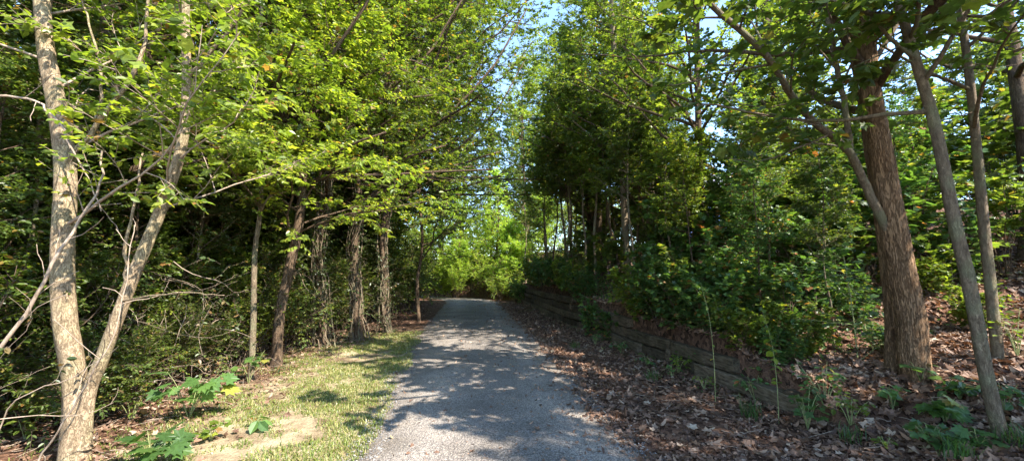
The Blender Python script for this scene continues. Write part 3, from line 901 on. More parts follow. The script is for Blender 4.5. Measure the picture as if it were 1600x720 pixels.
LEFT_STEMS = [(-4.6, 4.3, .5), (-5.0, 5.0, .6), (-4.5, 5.9, .5), (-5.1, 6.3, .62), (-4.55, 7.1, .52), (-4.8, 7.9, .6), (-4.45, 8.8, .55), (-4.9, 9.3, .65), (-4.5, 10.1, .6), (-4.9, 10.9, .7), (-4.3, 11.9, .62), (-4.6, 12.9, .7), (-4.0, 13.9, .7), (-3.9, 15.6, .75), (-4.0, 17.6, .8), (-5.6, 4.4, .6), (-3.9, 19.8, .85)]
for k, (x, y, s, m) in enumerate([(-3.75, 11.3, .85, 'leaf_mid'), (-3.6, 12.3, .9, 'leaf_sun'), (-3.4, 13.5, .95, 'leaf_mid'), (-4.1, 6.9, .6, 'leaf_mid'), (-4.05, 8.4, .85, 'leaf_dark'), (-3.9, 9.7, .9, 'leaf_dark')]):
    put_s((k*2+1) % 3, place(x, y), pr.random()*6.28, s, 'shrub standing in front of the row of shaded trunks', 'shrubs before the shaded trunks', mat=m)
k = 0
for x, y, s in [(-6.6, 4.6, 1.3), (-6.9, 6.4, 1.4), (-6.8, 8.0, 1.4), (-7.2, 10.2, 1.5), (-6.6, 12.4, 1.5), (-6.6, 15, 1.5), (-6.6, 18, 1.5), (-6.9, 21.5, 1.6), (-9, 5, 1.6), (-9, 8.5, 1.6), (-9.5, 13, 1.7), (-8.2, 2.6, 1.5), (-6.3, 2.9, 1.2)]:
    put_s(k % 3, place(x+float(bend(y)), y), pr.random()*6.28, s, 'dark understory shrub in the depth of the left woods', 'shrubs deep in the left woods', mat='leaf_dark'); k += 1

# ---- tangles of dead vines and bare brush


def tangle(seed, base, w_, d_, h, n, label, mat='twig_pale', r=.006, name='dead_vines', hang=False, curl=.3):
    r = r*.72; n = int(n*.62); h = h*.78
    rg = RG(seed)
    k = 14
    st = np.stack([rg.uniform(-w_, w_, n), rg.uniform(-d_, d_, n), rg.uniform(0, .25*h, n) if not hang else rg.uniform(.5*h, h, n)], -1)
    d = norm(np.stack([rg.normal(0, .6, n), rg.normal(0, .5, n), (np.abs(rg.normal(.8, .5, n)) if not hang else -np.abs(rg.normal(1, .3, n)))], -1))
    ln = h*(.35+.8*rg.random(n))
    pts = [st]; g = rg.normal(0, 1, (n, 3))*.12
    for j in range(k-1):
        g = g*.55+rg.normal(0, curl, (n, 3))*.75
        d = norm(d+g+np.array([0, 0, -.05]))
        q = pts[-1]+d*(ln/(k-1))[:, None]
        q[:, 2] = np.maximum(q[:, 2], .01)
        pts.append(q)
    P = np.stack(pts, 1)
    rr = r*(.3+rg.random(n)**2*1.3)
    V, Fq = tubes(P, rr[:, None]*np.linspace(1, .35, k)[None], 5)
    P2, l2, t2 = child(rg, P, 3, .2, 1, ln*.25, .9, k=5, up=0, wig=.3)
    V2, F2 = tubes(P2, np.full((len(P2), 5), r*.28), 3)
    V, Fl = merge([(V, Fq), (V2, F2)])
    o = link(name, mesh_np(name, V, Fl, M[mat], smooth=True))
    o.location = base
    sel = P2[rg.random(len(P2)) < .6]
    link('leaves', leaf_mesh('leaves', rg, [(OV, leaves_on(rg, sel, 5, .06, OV, nj=.9, droop=-.5))], M['leaf_dark'], autumn=.35), o)
    return tag(o, label, 'dead vines')


tangle(51, place(-4.3, 3.3), .7, .5, 2.2, 60, 'sunlit tangle of bare pale twigs at the far left edge', r=.007)
tangle(52, place(-4.4, 5.6), .6, .5, 2.4, 60, 'pale dead vines hanging in the dark gap right of the forked tree', r=.006, hang=True)
tangle(53, place(-4.55, 7.9), .7, .5, 2.6, 70, 'pale dry vines climbing between the leaning trunk and its neighbour', r=.007)
tangle(54, place(-4.5, 9.6), .6, .5, 2.8, 70, 'dry brown vines draped round the nearest vine wrapped trunk', r=.007, hang=True)
tangle(55, place(-4.2, 11.0), .7, .5, 2.2, 50, 'grey dead stems at the roots of the shaded pair of trunks', r=.007)
tangle(56, place(-4.1, 6.9), .6, .4, .8, 50, 'low dry twigs lying along the edge of the sandy verge', r=.005)
tangle(57, tuple(Wy(612, 120, 9.5)-np.array([0, 0, 1.0])), .35, .35, 2.0, 60, 'brown clump of hanging vines high in the left canopy', r=.008, hang=True)
tangle(58, place(-4.9, 6.3), .9, .4, 3.0, 60, 'long dry vines reaching up behind the thin straight stem', r=.006)
# long pale fallen sticks across the far left
for i, (lst, r0, lab) in enumerate([([(-60, 620, 0), (20, 520, 0), (90, 400, 0), (150, 300, 0.1), (160, 235, .1)], .017, 'long grey dead branch slanting across the far left trunk'),
                                    ([(-30, 150, 0), (60, 160, .1), (110, 225, .2), (160, 330, .2)], .012, 'thin dead branch sloping down toward the left stem of the fork'),
                                    ([(60, 720, 0), (130, 610, -.1), (185, 500, -.1), (210, 350, 0)], .008, 'thin upright dead stick leaning on the forked trunk')]):
    P = spline(path_pts(lst, yb-.35), 20)
    P[:, 2] = np.maximum(P[:, 2], H(P[:, 0], P[:, 1]))
    g1 = tubes(P[None]+RG(i).normal(0, .008, (1, 20, 3)), np.linspace(r0, r0*.4, 20)[None], 7)
    P2, l2, t2 = child(RG(i+5), P[None], 9, .2, 1, .45, .8, k=5, up=.1, wig=.2)
    V, Fl = merge([g1, tubes(P2, np.full((len(P2), 5), .003), 4)])
    tag(link('dead_branch', mesh_np('dead_branch', V, Fl, M['twig_pale'], smooth=True)), lab, 'branch')

# ---- right: oak with two trunks and a low limb
bo = ground_at(1428, 592); yo = bo[1]
o1 = path_pts([(1436, 606), (1428, 560), (1420, 480), (1398, 370), (1378, 250), (1358, 130), (1345, 0), (1330, -160), (1300, -420), (1290, -700)], yo)
o2 = path_pts([(1400, 590, .25), (1398, 500, .25), (1385, 380, .25), (1365, 250, .3), (1345, 120, .3), (1322, 0, .3), (1290, -200, .3), (1240, -440, .4)], yo)
oak = make_tree('oak_tree', RG(61), [(rel(o1, bo), .15, .08), (rel(o2, bo), .10, .055)], limbs=[15, 10], cf=.5, limb_len=3.0, nb=7, nt_=5, nl=7, leaf=.11, tmpl=LB,
                lmat='leaf_mid', bmat='bark_oak', wood_mat='bark_brown', loc=bo, trunk_kw=dict(k=240, sides=110, flare=.4, lump=.035, ridge=.045, nr=26),
                label='large furrowed brown trunk standing on the leafy bank at right', cat='tree')
for pts, a, c in [([(1398, 380), (1360, 305, -.02), (1325, 235, -.1), (1255, 175, -.3), (1190, 80, -.6), (1110, 10, -.9), (1040, -60, -1.1)], .05, .02),
                  ([(1330, 240, -.1), (1318, 150, -.2), (1295, 50, -.3), (1285, -80, -.3)], .035, .015)]:
    P = rel(path_pts(pts, yo), bo)
    P = spline(P, 26)
    parts = [tubes(P[None]+RG(6).normal(0, .006, (1, 26, 3)), np.linspace(a, c, 26)[None], 9)]
    rg = RG(int(a*1000))
    PL, ln, tt = child(rg, P[None], 12, .3, 1, 1.5, .9, k=7, up=.1, wig=.14)
    parts.append(tubes(PL, np.linspace(.012, .004, 7)[None]*np.ones((len(PL), 1)), 5))
    P2, l2, t2 = child(rg, PL, 6, .15, 1, ln*.4, .8, k=4, up=0, wig=.14, flat=.6)
    parts.append(tubes(P2, np.full((len(P2), 4), .003), 3))
    V, Fl = merge(parts)
    lb = link('limb', mesh_np('limb', V, Fl, M['bark_gray'], smooth=True), oak)
    link('foliage', leaf_mesh('foliage', rg, [(LB, leaves_on(rg, P2, 9, .105, LB))], M['leaf_mid']), lb)

named('thin_tree', [(1566, 690), (1545, 600), (1515, 450), (1492, 350), (1462, 200), (1432, 100), (1403, 0), (1370, -130), (1340, -300)], ground_at(1564, 688)[1], .052, .032, 62,
      'slender grey trunk slanting up left in the right foreground', limbs=10, cf=.5, limb_len=1.8, nb=6, nt_=5, nl=7, leaf=.10, lmat='leaf_mid', bm='bark_gray', tk=dict(k=110, sides=30, ridge=.02, nr=14, flare=.25))
named('thin_tree', [(1560, 562), (1550, 470), (1540, 380), (1528, 250), (1512, 100), (1498, 0), (1480, -150), (1460, -320)], ground_at(1558, 562)[1], .055, .03, 63,
      'thinner brown trunk with a dark knot behind the slanting grey one', limbs=12, cf=.45, limb_len=1.9, nb=6, nt_=5, nl=7, leaf=.10, lmat='leaf_mid', bm='bark_gray', tk=dict(k=90, sides=24, ridge=.02, nr=12))
named('dark_tree', [(1620, 500), (1608, 300), (1585, 100), (1570, 0), (1550, -200)], 6.3, .13, .08, 64,
      'dark trunk cut by the top right corner of the view', limbs=18, cf=.45, limb_len=2.4, nb=6, nt_=4, nl=5, leaf=.10, lmat='leaf_mid', bias=(-.5, .2, 0))
named('maple_tree', [(1242, 490), (1240, 430), (1224, 300), (1213, 180), (1200, 60), (1190, -80), (1180, -260)], 8.8, .13, .07, 65,
      'dark brown trunk rising through maple leaves left of the furrowed oak', limbs=22, cf=.36, limb_len=2.6, nb=8, nt_=6, nl=6, leaf=.085, tmpl=LB, lmat='leaf_mid', extra=gap, tk=dict(k=80, sides=24, ridge=.02, nr=14))
named('birch_tree', [(985, 470), (978, 380), (972, 250), (962, 120), (955, 0), (950, -160)], 12.5, .13, .06, 66,
      'greyish trunk half hidden in leaves above the timber wall', bm='bark_gray', limbs=24, cf=.36, limb_len=2.4, nb=8, nt_=6, nl=6, leaf=.09, lmat='leaf_mid', extra=gap)

# saplings near the oak
named('sapling', [(1316, 520), (1312, 480), (1304, 420), (1300, 395), (1304, 330), (1296, 260)], 6.6, .02, .008, 67, 'forked grey sapling between the maple trunk and the oak', limbs=9, cf=.45, limb_len=.9, nb=5, nt_=3, nl=5, leaf=.12, tmpl=MP, lmat='leaf_maple', bm='bark_gray', tk=dict(k=30, sides=8))
named('sapling', [(1480, 585), (1484, 500), (1488, 440), (1482, 360), (1490, 290)], 5.9, .012, .005, 68, 'thin sapling stem between the oak and the slanting grey trunk', limbs=8, cf=.4, limb_len=.7, nb=4, nt_=3, nl=4, leaf=.10, lmat='leaf_mid', bm='bark_gray', tk=dict(k=30, sides=8), nj=.4)
named('sapling', [(1345, 655), (1340, 560), (1330, 470), (1318, 400)], 4.7, .010, .004, 69, 'knee high green sapling by the near end of the timber wall', limbs=9, cf=.25, limb_len=.5, nb=4, nt_=3, nl=4, leaf=.08, lmat='leaf_maple', bm='stem_green', tk=dict(k=30, sides=6), nj=.4)

# ---- maple understory on the right bank
MPS = [shrub(71, 2.4, 1.0, name='maple_shrub', n=6, limbs=7, leaf=.125, tmpl=MP, lmat='leaf_maple', L=.8, nb=4, nl=5, cf=.3, r=.014),
       shrub(72, 1.7, .95, name='maple_shrub', n=6, limbs=7, leaf=.11, tmpl=MP, lmat='leaf_maple', L=.7, nb=4, nl=5, r=.012),
       shrub(74, .95, .75, name='maple_shrub', n=8, limbs=9, leaf=.085, tmpl=LB, lmat='leaf_maple', L=.45, nb=5, nl=6, cf=.05, r=.008),
       shrub(73, 3.0, .9, name='maple_shrub', n=6, limbs=8, leaf=.13, tmpl=MP, lmat='leaf_maple', L=.9, nb=4, nl=5, cf=.35, r=.016)]
ms = [(4.95, 5.9, 1, .62, 'leaf_maple', 'smallest maple bush above the first two timbers'),
      (5.9, 6.5, 0, .8, 'leaf_maple', 'maple bush on the bank a step left of the forked grey sapling'),
      (6.9, 6.5, 1, .95, 'leaf_mid', 'rounded bush tight against the left side of the oak'),
      (5.0, 9.6, 0, .95, 'leaf_maple', 'maple bush with tips lit above the middle timbers'),
      (4.75, 6.9, 1, .75, 'leaf_maple', 'low maple leaved bush spilling over the nearest timbers'),
      (5.6, 7.9, 0, 1.0, 'leaf_maple', 'broad maple bush in front of the dark maple trunk'),
      (4.5, 8.7, 1, .8, 'leaf_maple', 'maple bush hanging over the middle of the timber wall'),
      (6.3, 9.3, 3, 1.0, 'leaf_maple', 'tall maple bush behind the dark maple trunk'),
      (5.2, 10.6, 0, .95, 'leaf_mid', 'green bush beside the fence post on the bank'),
      (7.3, 7.6, 3, .95, 'leaf_maple', 'tall maple bush left of the furrowed oak'),
      (8.8, 8.6, 0, 1.2, 'leaf_mid', 'leafy bush seen between the oak and the maple trunk'),
      (4.6, 12.6, 1, 1.0, 'leaf_mid', 'dark bush above the shaded middle of the wall'),
      (10.2, 7.0, 3, 1.0, 'leaf_mid', 'bush on the bank between the two slender right hand trunks'),
      (11.5, 9.5, 0, 1.4, 'leaf_mid', 'large bush up the slope behind the slender trunks'),
      (9.8, 4.9, 1, .8, 'leaf_mid', 'light green bush at the right edge of the view'),
      (4.5, 15.0, 1, 1.1, 'leaf_mid', 'bush drooping over the far shaded timbers')]
for x, y, i, s, m, lab in ms:
    put_s(i, place(x+float(bend(y)), y), pr.random()*6.28, s, lab, mat=m, protos=MPS, key='M', cat='bush')
lg = [(-3.6, 12.8, .9), (-3.2, 14.4, 1.1), (-3.0, 16.0, 1.2), (-2.9, 17.8, 1.25), (-2.9, 19.6, 1.3), (-3.0, 21.6, 1.35), (-3.1, 23.8, 1.4), (-3.6, 25.6, 1.5), (-5.2, 12.0, 1.5), (-5.0, 14.6, 1.5), (-4.9, 17.2, 1.5), (-5.0, 19.8, 1.6), (-5.2, 22.6, 1.6), (-5.6, 25.2, 1.7), (-6.2, 28, 1.8), (-5.6, 31, 1.8), (-8, 30, 2.0), (-8, 26, 2.0), (-9, 22, 2.0), (-11, 30, 2.2), (-9, 36, 2.4)]
for k, (x, y, s) in enumerate(lg):
    put_s(k % 3, place(x+float(bend(y)), y), pr.random()*6.28, s, 'dense shrub in the shade along the far left side of the lane', 'shrubs along the far left side', mat='leaf_mid')
lg = [(4.3, 16.6, .7), (4.1, 20.6, .8), (3.9, 22.8, .8), (3.7, 25.0, .8), (3.6, 27.4, .8), (6.6, 17.5, 1.1), (5.6, 23.8, 1.3), (8.5, 18.6, 1.8), (5.5, 30.5, 2.0)]
for k, (x, y, s) in enumerate(lg):
    put_s((k+1) % 3, place(x+float(bend(y)), y), pr.random()*6.28, s, 'leafy shrub on the far right bank beyond the middle of the wall', 'shrubs on the far right bank', mat='leaf_mid' if k % 3 else 'leaf_sun')
for k, (x, y, s) in enumerate([(4.2, 7.4, .55), (4.3, 9.2, .7), (5.4, 7.2, .85), (6.4, 8.0, 1.0), (6.0, 10.2, .8), (7.6, 6.4, .8), (8.2, 7.4, 1.0), (9.4, 7.6, 1.0), (10.4, 8.4, 1.1), (9.0, 5.9, .7), (11.6, 6.8, 1.0), (4.5, 6.5, .5)]):
    put_s([0, 1, 3][k % 3], place(x, y), pr.random()*6.28, s, 'maple bush crowding the bank between the wall and the slender right hand trunks', 'maple bushes crowding the near bank', mat='leaf_maple' if k % 3 else 'leaf_mid', protos=MPS, key='M', cat='bush')
k = 0
for x, y, s in [(8.5, 11.5, 1.4), (11, 13, 1.6), (7, 14, 1.3), (13.5, 8.5, 1.6), (14, 12, 1.7), (9.5, 17, 1.6), (6.3, 19, 1.5), (15, 16, 1.8), (13, 5.5, 1.3)]:
    put_s([0, 1, 3][k % 3], place(x+float(bend(y)), y), pr.random()*6.28, s, 'leafy bush far up the wooded slope on the right', 'bushes up the right slope', mat='leaf_mid' if k % 2 else 'leaf_dark', protos=MPS, key='M', cat='bush'); k += 1

for k, (x, y, s) in enumerate([(3.85, 5.4, .55), (3.85, 6.2, .8), (3.8, 6.9, .95), (3.75, 7.7, .85), (3.75, 8.6, .9), (3.5, 9.6, .7), (3.45, 10.8, .8), (3.4, 12.1, .8), (3.35, 13.3, .8), (3.3, 14.4, .9), (3.25, 15.8, .9), (3.2, 17.4, 1.0), (3.2, 19, 1.0), (3.2, 21, 1.1), (3.1, 23, 1.1), (2.9, 25, 1.1),
                               (4.5, 5.2, .6), (4.7, 6.4, .9), (5.8, 5.7, .6), (6.2, 7.2, 1.0), (7.4, 5.9, .6), (8.3, 6.3, .9), (9.6, 5.5, .7), (4.1, 5.0, .4), (6.9, 4.9, .45), (5.5, 4.9, .35)]):
    put_s(2, place(x, y), pr.random()*6.28, s, 'low leafy bush along the top of the timber wall and the bank behind it', 'low bushes above the timber wall', mat='leaf_maple' if k % 4 else 'leaf_sun', protos=MPS, key='M', cat='bush')

# ---- slender trees of the right bank, farther on
B = [make_tree('slender_tree', RG(80+i), [(straight(h, (RG(i).normal(0, .3), -.2), .08, RG(90+i)), .06, .012)], limbs=26, cf=c, limb_len=1.7, nb=7, nt_=6, nl=7, leaf=.09, bmat='bark_gray' if i == 1 else 'bark_brown', trunk_kw=dict(k=30, sides=10), top_taper=.6)
     for i, (h, c) in enumerate([(7.5, .38), (8.5, .45), (6.5, .35), (7.8, .5)])]
k = 0
for x, y, s in [(4.3, 10.2, .7), (4.7, 12.4, .8), (5.6, 11.6, .85), (4.2, 14.6, .85), (5.0, 14.0, .8), (6.2, 13.6, .9), (4.0, 15.9, .9), (5.9, 15.9, 1.0), (4.6, 17.6, 1.0), (3.8, 18.2, .9), (5.4, 20.4, 1.0), (4.0, 20.6, 1.0), (3.4, 24.4, .8), (6.8, 17.6, 1.0), (7.3, 8.6, .7), (4.9, 9.4, .6)]:
    put([1, 3, 1, 0][k % 4] if k % 4 != 3 else 1, place(x+float(bend(y)), y), pr.random()*6.28, s, 'one of the thin straight saplings crowded on the bank above the wall', 'thin saplings crowded above the wall', mat='leaf_sun' if k % 2 else 'leaf_mid', protos=B, key='B'); k += 1
for k, (x, y, s) in enumerate(LEFT_STEMS):
    put([0, 1, 3][k % 3], place(x, y), pr.random()*6.28, s, 'thin leafy sapling among the trunks of the left thicket', 'thin saplings in the left thicket', mat=['leaf_mid', 'leaf_dark', 'leaf_sun'][k % 3], protos=B, key='B')
for k, (x, y, s) in enumerate([(4.6, 6.0, .36), (5.3, 6.7, .45), (4.5, 7.6, .45), (5.8, 7.8, .55), (6.9, 7.2, .5), (4.9, 8.6, .5), (7.9, 6.6, .45), (5.1, 5.3, .33), (8.9, 6.9, .55)]):
    put([0, 1, 3][k % 3], place(x, y), pr.random()*6.28, s, 'young sapling poking up through the maple bushes on the near bank', 'young saplings in the bank bushes', mat=['leaf_maple', 'leaf_mid', 'leaf_sun'][k % 3], protos=B, key='B')
bl = [(4.9, 11.2, 0, .9, 'slim dark stem standing just left of the fence post'), (4.4, 13.6, 1, 1.0, 'slim pale stem above the shaded middle of the wall'),
      (5.2, 15.2, 2, 1.0, 'slim tree behind the greyish half hidden trunk'), (4.2, 16.8, 0, 1.15, 'slim tree leaning over the far timbers'),
      (4.5, 19.0, 1, 1.2, 'slim tree at the far end of the timber wall'), (4.2, 22.0, 2, 1.0, 'slim tree past the end of the timber wall'),
      (6.0, 12.2, 2, 1.2, 'leafy slim tree up the bank from the fence post')]
for x, y, i, s, lab in bl:
    put(i, place(x+float(bend(y)), y), pr.random()*6.28, s, lab, protos=B, key='B')
for x, y, i, s, m, lab in [(5.8, 12.6, 1, .85, 'leaf_sun', 'tree arching from the right bank over the middle of the lane'), (5.4, 16.6, 1, .95, 'leaf_sun', 'tree whose crown leans left over the far timbers'),
                           (5.6, 18.8, 1, .8, 'leaf_mid', 'tree arching from the right past the wall end'), (5.2, 8.6, 1, .8, 'leaf_sun', 'leafy tree spreading over the wall beside the dark maple trunk')]:
    put(i, place(x+float(bend(y)), y), PI+pr.uniform(-.3, .3), s, lab, mat=m, protos=G, key='G')
k = 0
for x, y, s in [(5.4, 10.6, .65), (10.0, 12.6, .75), (9.6, 9.8, .7), (5.8, 18.8, .9), (12.6, 8.2, .75), (11.8, 6.2, .6), (15.5, 10, .9), (14.6, 6.5, .85), (7.4, 15.8, .85)]:
    put(k % 2, place(x+float(bend(y)), y), pr.random()*6.28, s, 'small leafy tree filling the slope right of the lane', 'small trees on the right slope', mat='leaf_mid', protos=D, key='D'); k += 1
# tall canopy trees on the right
rt = [(6.6, 15.4, 0, .85, 'leaf_sun', 'tall tree whose crown leans over the middle of the lane from the right'),
      (9.6, 10.6, 1, .7, 'leaf_sun', 'tall leafy tree behind the maple trunk'),
      (5.6, 18.5, 2, 1.1, 'leaf_mid', 'tall tree above the far shaded timbers'),
      (10.6, 12.0, 2, .55, 'leaf_yellow_glow', 'yellow green crowned tree glowing behind the oak')]
for x, y, i, s, m, lab in rt:
    put(i, place(x+float(bend(y)), y), pr.random()*6.28, s, lab, mat=m)
k = 0
for x, y, s in [(15, 20, .75), (14.5, 27, .8)]:
    put(k % 3, place(x+float(bend(y)), y), pr.random()*6.28, s, 'leafy tree far up the wooded slope right of the lane', 'trees up the right slope', mat='leaf_mid'); k += 1
# trees standing beside the photographer, off to the right and behind: they shade the path
for i, (x, y, s) in enumerate([(5.7, .2, .5), (6.1, -1.9, .58), (7.2, 1.7, .5), (7.6, -3.6, .68), (8.4, -.4, .64)]):
    put(i % 3, place(x, y), pr.random()*6.28, s, 'leafy tree on the bank beside the photographer', 'trees beside the photographer', mat='leaf_mid')
# bright end of the lane: the glow is put into the leaf colour
k = 0
for x, y, s, m, lab in [(1.9, 31, .72, 'leaf_yellow_glow', 'yellow green tree right of the bright lane end'), (-2.2, 34, .75, 'leaf_yellow_glow', 'bright yellow green tree straight above the lane end'),
                        (-.4, 37, 1.0, 'leaf_yellow_glow', 'taller glowing tree behind the bright lane end'), (4.8, 35, 1.5, 'leaf_sun', 'pale green tree rising under the sky gap'), (-2.6, 40, 1.9, 'leaf_sun', 'tall lit tree facing down the lane from far behind its bend'), (6.2, 42, 2.1, 'leaf_sun', 'tall green tree right of the far bend filling the sky gap'),
                        (-6, 41, 1.1, 'leaf_yellow_glow', 'sunlit tree where the lane bends out of sight')]:
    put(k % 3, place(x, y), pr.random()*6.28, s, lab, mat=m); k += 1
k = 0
for x, y, s, m, lab in [(-.9, 30.5, .75, 'leaf_yellow_glow', 'low glowing tree closing the end of the lane'), (3.0, 28.6, 1.0, 'leaf_yellow_glow', 'low yellow tree right where the lane ends'), (-4.6, 31.5, .9, 'leaf_sun', 'low green tree left where the lane ends'),
                        (2.7, 27.4, .7, 'leaf_yellow_glow', 'low green tree just past the last timbers'), (4.4, 28.6, 1.1, 'leaf_yellow_glow', 'low yellowish tree on the bank past the last timbers')]:
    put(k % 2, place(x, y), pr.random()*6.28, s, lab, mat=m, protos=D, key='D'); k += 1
for x, y, s in [(-12, 44, 1.4), (-1, 50, 1.5), (6, 46, 1.3), (-6, 56, 1.6), (-18, 38, 1.3), (14, 52, 1.2), (-17, 55, 1.5), (3, 58, 1.6), (-11, 34, 1.2),
                (-18, 27, 1.2), (-19, 0, 1.0)]:
    put(k % 3, (x, y, Hs(x, y)-.3), pr.random()*6.28, s, 'green tree in the woods far beyond the lane and its banks', 'trees in the farthest woods', mat='leaf_sun' if k % 2 else 'leaf_mid'); k += 1
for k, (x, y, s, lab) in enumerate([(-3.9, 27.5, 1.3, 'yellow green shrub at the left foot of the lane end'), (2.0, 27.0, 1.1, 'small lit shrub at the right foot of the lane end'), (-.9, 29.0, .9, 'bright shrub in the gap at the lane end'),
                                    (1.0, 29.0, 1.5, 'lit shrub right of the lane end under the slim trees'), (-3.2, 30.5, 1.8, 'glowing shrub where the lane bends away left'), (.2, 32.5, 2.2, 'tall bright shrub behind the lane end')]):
    put_s(k % 3, place(x, y), k, s, lab, mat='leaf_yellow_glow')
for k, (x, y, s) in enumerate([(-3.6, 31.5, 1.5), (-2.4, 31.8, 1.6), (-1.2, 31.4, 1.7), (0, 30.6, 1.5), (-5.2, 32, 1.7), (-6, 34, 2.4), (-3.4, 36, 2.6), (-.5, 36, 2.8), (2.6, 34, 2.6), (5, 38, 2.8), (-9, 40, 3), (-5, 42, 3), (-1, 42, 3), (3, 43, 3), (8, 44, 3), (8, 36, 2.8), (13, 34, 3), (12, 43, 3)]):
    put_s(k % 3, (x, y, Hs(x, y)-.3), k, s, 'big sunlit bush beyond the end of the lane', 'bushes beyond the lane end', mat='leaf_yellow_glow' if k % 3 else 'leaf_sun')

# ---- seedlings


def seedling(seed, px, py, n, h, leaf, tmpl, mat, label, name='maple_seedling', spread=.5, nl=5):
    rg = RG(seed)
    b_ = ground_at(px, py)
    root = empty(name, tuple(b_))
    a = np.arange(n)*2.4+rg.random()
    tip = np.stack([np.cos(a)*spread*h*rg.uniform(.3, 1, n), np.sin(a)*spread*h*rg.uniform(.3, 1, n), h*rg.uniform(.6, 1, n)], -1)
    k = 6; t_ = np.linspace(0, 1, k)[None, :, None]
    P = tip[:, None]*t_*np.array([1, 1, 1])+np.array([0, 0, .12*h])*np.sin(t_*PI)
    V, Fq = tubes(P, np.linspace(.005, .002, k)[None]*np.ones((n, 1)), 5)
    g0 = (V, Fq)
    m = nl
    pos = np.repeat(P[:, -1], m, 0); aa = rg.random(n*m)*6.28
    pos = pos-np.array([0, 0, 1])*rg.uniform(0, .3*h, (n*m, 1))*np.array([0, 0, 1])
    al = np.stack([np.cos(aa), np.sin(aa), rg.uniform(-.6, .2, n*m)], -1)
    st = pos+norm(al)*leaf*.35
    nm = norm(np.stack([rg.normal(0, .35, n*m), rg.normal(-.25, .35, n*m), np.ones(n*m)], -1))
    V, Fq = tubes(np.stack([pos, (pos+st)/2+[0, 0, .01], st], 1), np.full((n*m, 3), .0013), 3)
    V, Fl = merge([g0, (V, Fq)])
    link('stems', mesh_np('stems', V, Fl, M['stem_green'], smooth=True), root)
    link('leaves', leaf_mesh('leaves', rg, [(tmpl, (st, al, nm, leaf*rg.uniform(.6, 1.15, n*m)))], M[mat], vb=(2, 4)), root)
    return tag(root, label, 'seedling')


seedling(101, 295, 655, 6, .55, .17, MP, 'leaf_maple', 'large leaved maple seedling on the leaf bed beside the verge', nl=5)
seedling(102, 235, 735, 6, .30, .17, MP, 'leaf_maple', 'low maple seedling cut by the bottom edge near the forked tree', nl=4)
seedling(103, 398, 672, 3, .16, .13, T_oval(.34), 'leaf_maple', 'small broad leaved plant at the edge of the sandy verge', name='broadleaf_plant', nl=3)
seedling(104, 388, 600, 4, .50, .12, MP, 'leaf_maple', 'small maple seedling in front of the thin straight stem', nl=4)
seedling(105, 1478, 665, 6, .28, .15, MP, 'leaf_maple', 'low maple seedling on brown leaves below the oak', nl=4)
seedling(106, 1530, 705, 5, .20, .10, MP, 'leaf_maple', 'tiny maple seedling at the foot of the slanting grey trunk', nl=4)
seedling(107, 1290, 640, 7, .50, .085, T_oval(.3), 'leaf_maple', 'leafy green weed beside the end timber', name='weed', nl=8)
seedling(108, 1010, 572, 5, .22, .09, T_oval(.34), 'leaf_maple', 'small round leaved weed at the middle foot of the wall', name='weed', nl=4)
seedling(109, 1100, 610, 4, .20, .07, T_oval(.34), 'leaf_sun', 'small bright weed at the wall foot nearer the camera', name='weed', nl=4)
seedling(110, 1050, 590, 4, .24, .07, T_oval(.34), 'leaf_maple', 'small dark weed between the two lighter ones at the wall foot', name='weed', nl=4)
seedling(111, 930, 540, 6, .30, .09, T_oval(.34), 'leaf_maple', 'leafy weed against the shaded timbers farther along', name='weed', nl=5)
seedling(112, 1385, 705, 5, .12, .05, T_oval(.34), 'leaf_sun', 'tiny weed among brown leaves near the bottom edge', name='weed', nl=4)
seedling(113, 1440, 600, 5, .28, .10, MP, 'leaf_maple', 'small maple seedling against the base of the oak', nl=3)
seedling(114, 1590, 560, 6, .55, .11, T_oval(.36), 'leaf_sun', 'light green plant at the right edge behind the slender trunks', name='broadleaf_plant', nl=5)
for i, (px, py, n, h, lf, m, lab) in enumerate([(1262, 672, 6, .45, .085, 'leaf_maple', 'upright green weed just right of the end timber'), (1330, 668, 6, .4, .075, 'leaf_sun', 'yellow green weed on brown leaves right of the end timber'),
                                             (1180, 628, 5, .35, .08, 'leaf_maple', 'green weed leaning on the last timber but one'), (1395, 640, 5, .25, .08, 'leaf_maple', 'low green weed between the end timber and the oak'),
                                             (1500, 625, 6, .25, .10, 'leaf_maple', 'dark green low plant left of the slanting grey trunk'), (1570, 650, 6, .3, .09, 'leaf_maple', 'green weed right behind the slanting grey trunk'),
                                             (1455, 700, 7, .22, .08, 'leaf_maple', 'spreading weed at the bottom edge below the oak'), (970, 552, 5, .3, .08, 'leaf_maple', 'leafy weed on the leaf drift before the shaded timbers'),
                                             (1060, 585, 5, .35, .08, 'leaf_sun', 'bright leafy weed growing from a gap in the wall'), (330, 690, 5, .2, .07, 'leaf_sun', 'small weed at the edge of the verge behind the low seedling'),
                                             (205, 660, 6, .4, .08, 'leaf_sun', 'bright green weed to the right of the forked trunk base'), (40, 690, 6, .4, .09, 'leaf_sun', 'bright green weed to the left of the forked trunk base')]):
    seedling(200+i, px, py, n, h, lf, T_oval(.33) if i % 3 else LB, m, lab, name='weed', nl=7)
